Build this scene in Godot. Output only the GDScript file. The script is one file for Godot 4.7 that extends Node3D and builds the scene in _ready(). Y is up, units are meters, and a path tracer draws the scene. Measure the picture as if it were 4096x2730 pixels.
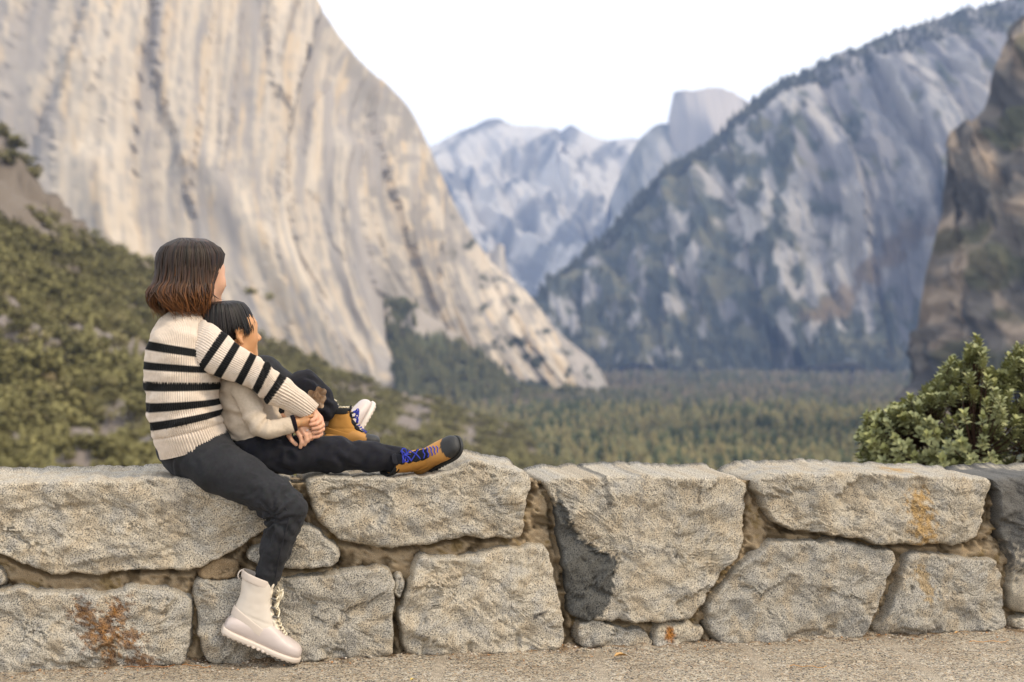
extends Node3D
# A stone parapet above a deep valley; a woman and a boy sit on it.

const STONES := [
	{"k": "big", "tone": 0, "top": 1, "bulge": 0.035, "label": "long pale granite stone under the person in the striped sweater, widest of the top course", "pts": [Vector2(-0.316, 0.645), Vector2(-0.182, 0.644), Vector2(-0.000, 0.643), Vector2(0.138, 0.646), Vector2(0.324, 0.646), Vector2(0.528, 0.648), Vector2(0.706, 0.644), Vector2(0.929, 0.630), Vector2(0.937, 0.580), Vector2(0.921, 0.495), Vector2(0.848, 0.435), Vector2(0.779, 0.399), Vector2(0.721, 0.366), Vector2(0.658, 0.334), Vector2(0.576, 0.309), Vector2(0.514, 0.323), Vector2(0.466, 0.318), Vector2(0.409, 0.321), Vector2(0.353, 0.323), Vector2(0.320, 0.307), Vector2(0.259, 0.311), Vector2(0.221, 0.322), Vector2(0.184, 0.309), Vector2(0.138, 0.323), Vector2(0.069, 0.356), Vector2(-0.000, 0.387), Vector2(-0.091, 0.428), Vector2(-0.227, 0.455), Vector2(-0.325, 0.467)]},
	{"k": "rust", "tone": 1, "top": 0, "bulge": 0.030, "label": "grey granite stone with a branching rust stain, lowest at the left", "pts": [Vector2(-0.227, 0.265), Vector2(-0.091, 0.258), Vector2(-0.000, 0.264), Vector2(0.027, 0.271), Vector2(0.073, 0.279), Vector2(0.105, 0.261), Vector2(0.156, 0.254), Vector2(0.203, 0.255), Vector2(0.245, 0.259), Vector2(0.292, 0.245), Vector2(0.343, 0.245), Vector2(0.386, 0.261), Vector2(0.447, 0.262), Vector2(0.504, 0.252), Vector2(0.562, 0.238), Vector2(0.601, 0.224), Vector2(0.600, 0.173), Vector2(0.602, 0.118), Vector2(0.598, 0.069), Vector2(0.581, 0.011), Vector2(0.538, 0.001), Vector2(0.466, -0.001), Vector2(0.324, 0.000), Vector2(0.170, -0.000), Vector2(-0.000, -0.007), Vector2(-0.137, -0.006), Vector2(-0.227, -0.002)]},
	{"k": "bootstone", "tone": 1, "top": 0, "bulge": 0.030, "label": "grey granite stone behind the hanging white boot", "pts": [Vector2(0.609, 0.277), Vector2(0.706, 0.278), Vector2(0.804, 0.279), Vector2(0.902, 0.279), Vector2(1.001, 0.281), Vector2(1.066, 0.288), Vector2(1.146, 0.296), Vector2(1.238, 0.308), Vector2(1.271, 0.276), Vector2(1.274, 0.222), Vector2(1.271, 0.157), Vector2(1.271, 0.065), Vector2(1.268, -0.003), Vector2(1.173, -0.002), Vector2(1.039, 0.001), Vector2(0.959, 0.002), Vector2(0.755, -0.006), Vector2(0.706, -0.004), Vector2(0.668, 0.005), Vector2(0.648, 0.028), Vector2(0.634, 0.068), Vector2(0.624, 0.142), Vector2(0.614, 0.217)]},
	{"k": "knee", "tone": 1, "top": 0, "bulge": 0.025, "label": "small wedge-shaped granite stone behind the hanging shin", "pts": [Vector2(0.780, 0.350), Vector2(0.804, 0.376), Vector2(0.843, 0.395), Vector2(0.902, 0.426), Vector2(0.976, 0.459), Vector2(1.006, 0.438), Vector2(1.040, 0.412), Vector2(1.075, 0.376), Vector2(1.091, 0.351), Vector2(1.070, 0.316), Vector2(0.991, 0.311), Vector2(0.912, 0.311), Vector2(0.853, 0.313), Vector2(0.813, 0.324)]},
	{"k": "chip", "tone": 3, "top": 0, "bulge": 0.012, "label": "small brown stone chip in the mortar left of the hanging shin", "pts": [Vector2(0.629, 0.315), Vector2(0.658, 0.339), Vector2(0.701, 0.355), Vector2(0.745, 0.346), Vector2(0.760, 0.316), Vector2(0.750, 0.286), Vector2(0.697, 0.277), Vector2(0.634, 0.279)]},
	{"k": "legs", "tone": 0, "top": 1, "bulge": 0.035, "label": "pale granite top stone under the outstretched black trouser leg", "pts": [Vector2(0.983, 0.631), Vector2(1.066, 0.634), Vector2(1.173, 0.629), Vector2(1.282, 0.628), Vector2(1.418, 0.637), Vector2(1.501, 0.668), Vector2(1.537, 0.685), Vector2(1.573, 0.681), Vector2(1.629, 0.661), Vector2(1.696, 0.646), Vector2(1.736, 0.637), Vector2(1.747, 0.623), Vector2(1.739, 0.571), Vector2(1.725, 0.499), Vector2(1.716, 0.428), Vector2(1.713, 0.392), Vector2(1.640, 0.396), Vector2(1.557, 0.396), Vector2(1.512, 0.405), Vector2(1.490, 0.395), Vector2(1.418, 0.386), Vector2(1.364, 0.379), Vector2(1.282, 0.373), Vector2(1.211, 0.374), Vector2(1.163, 0.387), Vector2(1.098, 0.397), Vector2(1.061, 0.428), Vector2(1.023, 0.456), Vector2(1.002, 0.494), Vector2(0.994, 0.542), Vector2(0.986, 0.585)]},
	{"k": "tall", "tone": 0, "top": 1, "bulge": 0.030, "label": "tall granite stone with a dark patch down its left edge", "pts": [Vector2(1.792, 0.628), Vector2(1.815, 0.636), Vector2(1.895, 0.643), Vector2(2.009, 0.641), Vector2(2.125, 0.644), Vector2(2.272, 0.639), Vector2(2.269, 0.637), Vector2(2.357, 0.632), Vector2(2.475, 0.633), Vector2(2.511, 0.624), Vector2(2.529, 0.607), Vector2(2.532, 0.556), Vector2(2.523, 0.471), Vector2(2.517, 0.386), Vector2(2.502, 0.318), Vector2(2.446, 0.257), Vector2(2.398, 0.202), Vector2(2.363, 0.141), Vector2(2.327, 0.103), Vector2(2.313, 0.086), Vector2(2.272, 0.086), Vector2(2.125, 0.088), Vector2(2.009, 0.097), Vector2(1.952, 0.095), Vector2(1.906, 0.112), Vector2(1.880, 0.132), Vector2(1.875, 0.207), Vector2(1.860, 0.302), Vector2(1.843, 0.402), Vector2(1.832, 0.513), Vector2(1.815, 0.586)]},
	{"k": "mid", "tone": 0, "top": 0, "bulge": 0.030, "label": "granite stone with drill grooves along its lower edge", "pts": [Vector2(1.358, 0.332), Vector2(1.391, 0.334), Vector2(1.446, 0.330), Vector2(1.518, 0.327), Vector2(1.557, 0.336), Vector2(1.612, 0.353), Vector2(1.663, 0.360), Vector2(1.713, 0.356), Vector2(1.747, 0.367), Vector2(1.798, 0.369), Vector2(1.815, 0.314), Vector2(1.832, 0.253), Vector2(1.843, 0.180), Vector2(1.858, 0.108), Vector2(1.869, 0.041), Vector2(1.860, 0.008), Vector2(1.781, -0.003), Vector2(1.668, -0.006), Vector2(1.557, -0.007), Vector2(1.474, -0.006), Vector2(1.380, -0.005), Vector2(1.331, 0.002), Vector2(1.312, 0.020), Vector2(1.309, 0.090), Vector2(1.293, 0.134), Vector2(1.303, 0.177), Vector2(1.325, 0.231), Vector2(1.342, 0.285)]},
	{"k": "low", "tone": 1, "top": 0, "bulge": 0.020, "label": "low flat granite stone under the tall stone", "pts": [Vector2(1.915, 0.095), Vector2(1.981, 0.096), Vector2(2.009, 0.091), Vector2(2.061, 0.067), Vector2(2.096, 0.057), Vector2(2.131, 0.061), Vector2(2.172, 0.043), Vector2(2.192, -0.000), Vector2(2.067, -0.006), Vector2(1.929, -0.003), Vector2(1.917, 0.039)]},
	{"k": "little", "tone": 0, "top": 0, "bulge": 0.018, "label": "little granite stone with an orange spot at the pavement", "pts": [Vector2(2.193, 0.072), Vector2(2.269, 0.084), Vector2(2.369, 0.059), Vector2(2.370, 0.028), Vector2(2.360, 0.003), Vector2(2.216, -0.005), Vector2(2.190, -0.001)]},
	{"k": "cap", "tone": 0, "top": 1, "bulge": 0.040, "label": "pale granite top stone with a yellow stain below the shrub", "pts": [Vector2(2.553, 0.621), Vector2(2.607, 0.637), Vector2(2.643, 0.645), Vector2(2.715, 0.641), Vector2(2.898, 0.641), Vector2(3.022, 0.636), Vector2(3.159, 0.625), Vector2(3.335, 0.616), Vector2(3.476, 0.608), Vector2(3.479, 0.567), Vector2(3.469, 0.508), Vector2(3.456, 0.450), Vector2(3.437, 0.397), Vector2(3.418, 0.345), Vector2(3.367, 0.329), Vector2(3.329, 0.323), Vector2(3.304, 0.330), Vector2(3.241, 0.329), Vector2(3.134, 0.330), Vector2(3.071, 0.340), Vector2(3.022, 0.335), Vector2(2.966, 0.360), Vector2(2.898, 0.367), Vector2(2.825, 0.378), Vector2(2.746, 0.396), Vector2(2.703, 0.391), Vector2(2.673, 0.405), Vector2(2.625, 0.429), Vector2(2.595, 0.480), Vector2(2.574, 0.538), Vector2(2.562, 0.578)]},
	{"k": "lowmid", "tone": 1, "top": 0, "bulge": 0.030, "label": "broad granite stone below the yellow-stained cap, sloping on its left", "pts": [Vector2(2.637, 0.354), Vector2(2.697, 0.352), Vector2(2.776, 0.348), Vector2(2.855, 0.348), Vector2(2.941, 0.337), Vector2(3.003, 0.321), Vector2(3.059, 0.314), Vector2(3.100, 0.306), Vector2(3.090, 0.255), Vector2(3.059, 0.210), Vector2(3.040, 0.152), Vector2(3.022, 0.095), Vector2(2.988, 0.050), Vector2(2.982, -0.002), Vector2(2.898, -0.007), Vector2(2.776, -0.005), Vector2(2.655, -0.009), Vector2(2.535, -0.009), Vector2(2.434, -0.005), Vector2(2.398, 0.050), Vector2(2.383, 0.096), Vector2(2.386, 0.135), Vector2(2.428, 0.173), Vector2(2.475, 0.234), Vector2(2.511, 0.272), Vector2(2.583, 0.316)]},
	{"k": "lowright", "tone": 1, "top": 0, "bulge": 0.028, "label": "granite stone with a faint ochre streak, lowest at the right", "pts": [Vector2(3.146, 0.300), Vector2(3.222, 0.295), Vector2(3.310, 0.280), Vector2(3.399, 0.269), Vector2(3.501, 0.261), Vector2(3.524, 0.212), Vector2(3.527, 0.153), Vector2(3.533, 0.077), Vector2(3.540, 0.006), Vector2(3.463, 0.002), Vector2(3.367, 0.001), Vector2(3.209, -0.004), Vector2(3.084, 0.001), Vector2(3.022, 0.011), Vector2(3.013, 0.038), Vector2(3.065, 0.065), Vector2(3.090, 0.127), Vector2(3.115, 0.185), Vector2(3.131, 0.236)]},
	{"k": "dark", "tone": 2, "top": 1, "bulge": 0.030, "label": "dark grey stone at the right end of the wall", "pts": [Vector2(3.481, 0.602), Vector2(3.527, 0.607), Vector2(3.625, 0.611), Vector2(3.852, 0.606), Vector2(3.985, 0.602), Vector2(3.985, 0.072), Vector2(3.787, 0.056), Vector2(3.625, 0.062), Vector2(3.579, 0.069), Vector2(3.556, 0.099), Vector2(3.550, 0.153), Vector2(3.566, 0.223), Vector2(3.559, 0.288), Vector2(3.533, 0.336), Vector2(3.514, 0.384), Vector2(3.508, 0.448), Vector2(3.504, 0.507), Vector2(3.492, 0.555)]},
	{"k": "edge", "tone": 1, "top": 0, "bulge": 0.020, "label": "small rounded stone in the joint at the left end", "pts": [Vector2(-0.046, 0.340), Vector2(-0.000, 0.339), Vector2(0.009, 0.334), Vector2(0.023, 0.304), Vector2(0.014, 0.283), Vector2(-0.000, 0.281), Vector2(-0.046, 0.285)]},
	{"k": "sliver", "tone": 0, "top": 0, "bulge": 0.012, "label": "thin upright stone sliver between two lower stones", "pts": [Vector2(1.287, 0.282), Vector2(1.303, 0.270), Vector2(1.312, 0.248), Vector2(1.303, 0.215), Vector2(1.298, 0.191), Vector2(1.282, 0.200), Vector2(1.274, 0.233), Vector2(1.276, 0.265)]},
	{"k": "farright", "tone": 0, "top": 0, "bulge": 0.020, "label": "lower granite stone past the right end", "pts": [Vector2(3.566, 0.046), Vector2(3.787, 0.044), Vector2(3.952, 0.044), Vector2(3.952, -0.010), Vector2(3.721, 0.002), Vector2(3.572, 0.004)]},
]

const EL_CLIFF := [
	[Vector3(-1214, -12, -2600), Vector3(-1238, 272, -2650), Vector3(-1261, 566, -2700), Vector3(-1308, 896, -2800)],
	[Vector3(-936, -12, -2600), Vector3(-954, 231, -2650), Vector3(-979, 529, -2720), Vector3(-1026, 894, -2850)],
	[Vector3(-703, -52, -2620), Vector3(-735, 193, -2680), Vector3(-774, 494, -2760), Vector3(-822, 892, -2900)],
	[Vector3(-508, -77, -2650), Vector3(-559, 153, -2700), Vector3(-614, 459, -2800), Vector3(-656, 889, -2950)],
	[Vector3(-350, -94, -2680), Vector3(-433, 139, -2740), Vector3(-503, 467, -2850), Vector3(-548, 858, -3000)],
	[Vector3(-261, -99, -2700), Vector3(-346, 115, -2780), Vector3(-405, 431, -2900), Vector3(-454, 789, -3050)],
	[Vector3(-220, -100, -2720), Vector3(-284, 116, -2800), Vector3(-336, 389, -2920), Vector3(-400, 707, -3080)],
	[Vector3(-231, -110, -3000), Vector3(-277, 131, -2950), Vector3(-300, 372, -3000), Vector3(-336, 625, -3120)],
	[Vector3(-189, -116, -3150), Vector3(-234, 128, -3100), Vector3(-262, 346, -3100), Vector3(-273, 573, -3200)],
	[Vector3(-124, -117, -3200), Vector3(-171, 121, -3170), Vector3(-206, 326, -3180), Vector3(-229, 525, -3280)],
	[Vector3(-56, -119, -3250), Vector3(-115, 104, -3220), Vector3(-156, 244, -3250), Vector3(-179, 420, -3350)],
	[Vector3(24, -121, -3300), Vector3(-67, 65, -3280), Vector3(-103, 168, -3320), Vector3(-124, 304, -3420)],
	[Vector3(96, -123, -3350), Vector3(4, 15, -3330), Vector3(-43, 98, -3370), Vector3(-50, 194, -3480)],
	[Vector3(160, -125, -3400), Vector3(86, -26, -3380), Vector3(40, 47, -3420), Vector3(25, 132, -3500)],
	[Vector3(197, -126, -3420), Vector3(150, -68, -3420), Vector3(120, -16, -3450), Vector3(117, 25, -3520)],
	[Vector3(228, -127, -3450), Vector3(221, -111, -3460), Vector3(211, -85, -3480), Vector3(204, -51, -3530)],
	[Vector3(261, -134, -3500), Vector3(250, -129, -3500), Vector3(241, -118, -3520), Vector3(237, -109, -3560)],
]
const TALUS := [
	[Vector3(-321, -198, -2200), Vector3(-342, -146, -2450), Vector3(-357, -90, -2800)],
	[Vector3(-240, -198, -2200), Vector3(-260, -146, -2450), Vector3(-276, -104, -2760)],
	[Vector3(-200, -198, -2200), Vector3(-217, -144, -2480), Vector3(-232, -105, -2790)],
	[Vector3(-173, -198, -2200), Vector3(-195, -128, -2540), Vector3(-276, 86, -2960)],
	[Vector3(-156, -198, -2200), Vector3(-173, -130, -2500), Vector3(-238, 94, -2970)],
	[Vector3(-132, -198, -2200), Vector3(-143, -141, -2500), Vector3(-192, 77, -2960)],
	[Vector3(-78, -198, -2200), Vector3(-83, -152, -2550), Vector3(-126, 5, -3020)],
	[Vector3(-25, -198, -2200), Vector3(-21, -155, -2600), Vector3(-44, -47, -3080)],
	[Vector3(30, -189, -2250), Vector3(43, -162, -2650), Vector3(27, -102, -3120)],
	[Vector3(101, -179, -2300), Vector3(127, -161, -2700), Vector3(129, -116, -3150)],
	[Vector3(197, -176, -2350), Vector3(230, -164, -2750), Vector3(248, -137, -3200)],
]
const LEFT_SLOPE := [
	[Vector3(-87, -26, -170), Vector3(-169, -21, -330), Vector3(-318, 55, -620), Vector3(-406, 164, -800)],
	[Vector3(-76, -27, -175), Vector3(-148, -21, -340), Vector3(-277, 45, -640), Vector3(-359, 156, -840)],
	[Vector3(-65, -27, -180), Vector3(-130, -23, -360), Vector3(-238, 34, -660), Vector3(-317, 122, -880)],
	[Vector3(-60, -28, -185), Vector3(-121, -26, -370), Vector3(-224, 23, -680), Vector3(-296, 96, -900)],
	[Vector3(-56, -29, -190), Vector3(-113, -28, -385), Vector3(-213, 11, -720), Vector3(-280, 69, -950)],
	[Vector3(-49, -30, -195), Vector3(-102, -30, -400), Vector3(-201, -3, -780), Vector3(-263, 52, -1020)],
	[Vector3(-43, -31, -200), Vector3(-93, -34, -430), Vector3(-185, -19, -850), Vector3(-243, 26, -1120)],
	[Vector3(-36, -32, -210), Vector3(-80, -39, -470), Vector3(-166, -38, -940), Vector3(-215, -1, -1230)],
	[Vector3(-28, -34, -220), Vector3(-66, -46, -520), Vector3(-136, -51, -1020), Vector3(-178, -25, -1340)],
	[Vector3(-20, -37, -240), Vector3(-51, -57, -600), Vector3(-100, -68, -1100), Vector3(-132, -47, -1450)],
	[Vector3(-10, -40, -260), Vector3(-27, -73, -700), Vector3(-53, -84, -1180), Vector3(-75, -72, -1560)],
	[Vector3(2, -43, -280), Vector3(6, -91, -800), Vector3(1, -105, -1260), Vector3(-3, -100, -1640)],
	[Vector3(19, -46, -300), Vector3(56, -111, -900), Vector3(76, -134, -1350), Vector3(90, -137, -1700)],
]
const RIGHT_MOUNTAIN := [
	[Vector3(6, -120, -5200), Vector3(22, -57, -5300), Vector3(39, 8, -5400), Vector3(66, 119, -5600)],
	[Vector3(179, -119, -5150), Vector3(166, -25, -5250), Vector3(154, 74, -5400), Vector3(136, 181, -5650)],
	[Vector3(318, -118, -5100), Vector3(308, 7, -5200), Vector3(287, 156, -5400), Vector3(285, 343, -5700)],
	[Vector3(454, -116, -5050), Vector3(451, 39, -5200), Vector3(444, 272, -5400), Vector3(464, 539, -5750)],
	[Vector3(602, -115, -5000), Vector3(604, 70, -5150), Vector3(601, 371, -5400), Vector3(619, 686, -5800)],
	[Vector3(763, -114, -4950), Vector3(770, 101, -5100), Vector3(767, 466, -5350), Vector3(794, 805, -5850)],
	[Vector3(920, -113, -4900), Vector3(933, 131, -5050), Vector3(930, 559, -5300), Vector3(999, 987, -5900)],
	[Vector3(1074, -112, -4850), Vector3(1092, 145, -5000), Vector3(1098, 618, -5250), Vector3(1190, 1112, -5950)],
	[Vector3(1239, -111, -4800), Vector3(1262, 159, -4950), Vector3(1266, 638, -5150), Vector3(1438, 1242, -6000)],
	[Vector3(1400, -109, -4750), Vector3(1430, 172, -4900), Vector3(1441, 663, -5100), Vector3(1710, 1341, -6050)],
	[Vector3(1558, -108, -4700), Vector3(1593, 185, -4850), Vector3(1628, 687, -5050), Vector3(1966, 1427, -6100)],
	[Vector3(1741, -107, -4650), Vector3(1797, 198, -4800), Vector3(1872, 711, -5000), Vector3(2302, 1552, -6150)],
	[Vector3(2004, -106, -4600), Vector3(2069, 210, -4750), Vector3(2156, 734, -4950), Vector3(2701, 1716, -6200)],
]
const RIGHT_CLIFF := [
	[Vector3(460, -90, -1700), Vector3(467, -77, -1700), Vector3(473, -70, -1710), Vector3(478, -63, -1720)],
	[Vector3(450, -95, -1600), Vector3(455, -36, -1600), Vector3(461, 8, -1610), Vector3(468, 65, -1620)],
	[Vector3(455, -97, -1560), Vector3(465, -7, -1570), Vector3(472, 80, -1580), Vector3(481, 140, -1600)],
	[Vector3(460, -100, -1530), Vector3(469, 3, -1540), Vector3(477, 137, -1560), Vector3(484, 220, -1590)],
	[Vector3(465, -98, -1500), Vector3(476, 12, -1520), Vector3(488, 145, -1550), Vector3(504, 244, -1600)],
	[Vector3(477, -97, -1480), Vector3(488, 21, -1500), Vector3(505, 158, -1540), Vector3(530, 260, -1610)],
	[Vector3(489, -95, -1460), Vector3(497, 30, -1480), Vector3(520, 182, -1540), Vector3(552, 318, -1620)],
	[Vector3(504, -94, -1440), Vector3(515, 39, -1460), Vector3(540, 204, -1530), Vector3(574, 359, -1630)],
	[Vector3(532, -93, -1420), Vector3(539, 47, -1440), Vector3(562, 214, -1500), Vector3(614, 389, -1640)],
	[Vector3(610, -91, -1400), Vector3(619, 55, -1420), Vector3(649, 222, -1490), Vector3(723, 450, -1660)],
]
const FAR_RIDGE := [
	[Vector3(-804, -220, -9500), Vector3(-888, 271, -10500), Vector3(-973, 930, -11500), Vector3(-1066, 1482, -12600)],
	[Vector3(-513, -220, -9500), Vector3(-567, 303, -10500), Vector3(-621, 1071, -11500), Vector3(-678, 1773, -12700)],
	[Vector3(-339, -220, -9500), Vector3(-374, 335, -10500), Vector3(-410, 1176, -11500), Vector3(-448, 1909, -12800)],
	[Vector3(-121, -220, -9500), Vector3(-133, 367, -10500), Vector3(-147, 1222, -11600), Vector3(-164, 2022, -12900)],
	[Vector3(10, -220, -9500), Vector3(11, 367, -10500), Vector3(12, 1222, -11600), Vector3(22, 1955, -12900)],
	[Vector3(257, -220, -9500), Vector3(284, 367, -10500), Vector3(314, 1187, -11600), Vector3(361, 1927, -12900)],
	[Vector3(330, -220, -9500), Vector3(365, 367, -10500), Vector3(403, 1187, -11600), Vector3(440, 1896, -12900)],
	[Vector3(394, -220, -9500), Vector3(435, 367, -10500), Vector3(481, 1187, -11600), Vector3(535, 1967, -12900)],
	[Vector3(490, -220, -9500), Vector3(541, 367, -10500), Vector3(598, 1187, -11600), Vector3(665, 1904, -12900)],
	[Vector3(650, -220, -9500), Vector3(718, 335, -10500), Vector3(793, 1116, -11600), Vector3(882, 1825, -12900)],
	[Vector3(853, -220, -9500), Vector3(943, 335, -10500), Vector3(1042, 1080, -11600), Vector3(1151, 1825, -12900)],
	[Vector3(1231, -220, -9500), Vector3(1361, 303, -10500), Vector3(1503, 1009, -11600), Vector3(1672, 1793, -12900)],
]
const SPUR := [
	[Vector3(-133, 117, -4500), Vector3(-120, 202, -4550), Vector3(-108, 274, -4600)],
	[Vector3(-78, 117, -4500), Vector3(-76, 202, -4550), Vector3(-72, 295, -4600)],
	[Vector3(-36, 117, -4500), Vector3(-40, 215, -4550), Vector3(-44, 314, -4600)],
	[Vector3(-2, 117, -4520), Vector3(-12, 202, -4560), Vector3(-16, 282, -4610)],
	[Vector3(33, 118, -4550), Vector3(19, 162, -4600), Vector3(8, 206, -4650)],
]
const DOME_FOOT := [
	[Vector3(579, 240, -9300), Vector3(627, 659, -9600), Vector3(684, 993, -10000)],
	[Vector3(721, 240, -9300), Vector3(774, 718, -9600), Vector3(851, 1342, -10100)],
	[Vector3(835, 240, -9300), Vector3(877, 777, -9600), Vector3(954, 1487, -10200)],
	[Vector3(949, 240, -9300), Vector3(994, 835, -9600), Vector3(1084, 1569, -10250)],
	[Vector3(1091, 240, -9300), Vector3(1156, 835, -9600), Vector3(1303, 1527, -10300)],
	[Vector3(1319, 240, -9300), Vector3(1391, 835, -9600), Vector3(1524, 1463, -10300)],
	[Vector3(1661, 240, -9300), Vector3(1714, 777, -9600), Vector3(1839, 1400, -10300)],
]
const HALF_DOME := [
	[Vector3(1034, 845, -10450), Vector3(1121, 1449, -10420), Vector3(1157, 1662, -10400), Vector3(1174, 1815, -10380)],
	[Vector3(1067, 821, -10150), Vector3(1123, 1411, -10150), Vector3(1163, 1633, -10180), Vector3(1191, 1806, -10260)],
	[Vector3(1259, 805, -9950), Vector3(1263, 1326, -9980), Vector3(1256, 1582, -10050), Vector3(1256, 1802, -10220)],
	[Vector3(1532, 789, -9750), Vector3(1474, 1213, -9800), Vector3(1404, 1498, -9900), Vector3(1334, 1802, -10200)],
	[Vector3(1627, 791, -9780), Vector3(1563, 1219, -9850), Vector3(1504, 1513, -10000), Vector3(1464, 1842, -10320)],
	[Vector3(1729, 797, -9850), Vector3(1680, 1227, -9920), Vector3(1643, 1528, -10100), Vector3(1615, 1818, -10380)],
	[Vector3(1859, 801, -9900), Vector3(1812, 1204, -9980), Vector3(1797, 1442, -10150), Vector3(1770, 1721, -10430)],
	[Vector3(2051, 805, -9950), Vector3(2010, 1151, -10050), Vector3(1993, 1324, -10200), Vector3(1967, 1553, -10480)],
]

var root_wall: Node3D
var rng := RandomNumberGenerator.new()
var used := {}
var none: Callable


func _ready() -> void:
	rng.seed = 7
	set_camera_and_light()
	make_land()
	make_wall()
	make_people()
	make_details()


func set_camera_and_light() -> void:
	var cam := Camera3D.new()
	cam.name = "camera"
	add_child(cam)
	cam.position = Vector3(0, 1.07, 0)
	cam.near = 0.05
	cam.far = 60000.0
	var lens := CameraAttributesPhysical.new()
	lens.frustum_focal_length = 50.0
	lens.frustum_focus_distance = 4.72
	lens.exposure_aperture = 2.6
	lens.frustum_near = 0.05
	lens.frustum_far = 60000.0
	cam.attributes = lens
	cam.current = true

	var sky_look := ProceduralSkyMaterial.new()
	sky_look.sky_top_color = Color(0.97, 0.98, 1.0)
	sky_look.sky_horizon_color = Color(1.0, 0.99, 0.96)
	sky_look.sky_curve = 0.12
	sky_look.ground_bottom_color = Color(0.30, 0.29, 0.27)
	sky_look.ground_horizon_color = Color(0.55, 0.56, 0.56)
	sky_look.energy_multiplier = 1.5
	var sky := Sky.new()
	sky.sky_material = sky_look
	var env := Environment.new()
	env.background_mode = Environment.BG_SKY
	env.sky = sky
	env.tonemap_mode = Environment.TONE_MAPPER_LINEAR
	env.tonemap_exposure = 1.2
	env.fog_enabled = true
	env.fog_density = 0.00005
	env.fog_light_color = Color(0.66, 0.78, 1.0)
	env.sdfgi_enabled = true
	env.ssao_enabled = true
	env.ssil_enabled = true
	var around := WorldEnvironment.new()
	around.name = "surroundings"
	around.environment = env
	add_child(around)

	var sun := DirectionalLight3D.new()
	sun.name = "veiled_sun"
	sun.light_energy = 0.8
	sun.light_color = Color(1.0, 0.93, 0.82)
	sun.light_angular_distance = 12.0
	sun.shadow_enabled = true
	add_child(sun)
	sun.look_at_from_position(Vector3(0.80, 0.82, 0.36), Vector3.ZERO)


# ---------------------------------------------------------------- helpers

func numbered(called: String) -> String:
	if not used.has(called):
		used[called] = 0
		return called
	used[called] += 1
	return "%s_%03d" % [called, used[called]]


func base(called: String, label: String, category: String, group := "") -> Node3D:
	var o := Node3D.new()
	o.name = numbered(called)
	add_child(o)
	tag(o, label, category, group)
	return o


func tag(o: Node, label: String, category := "", group := "", kind := "") -> void:
	if label:
		o.set_meta("label", label)
	if category:
		o.set_meta("category", category)
	if group:
		o.set_meta("group", group)
	if kind:
		o.set_meta("kind", kind)


func obj(called: String, mesh: Mesh, mat: Material, parent: Node = null) -> MeshInstance3D:
	var o := MeshInstance3D.new()
	o.name = called if parent else numbered(called)
	o.mesh = mesh
	o.material_override = mat
	if parent:
		parent.add_child(o, true)
	else:
		add_child(o)
	return o


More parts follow.
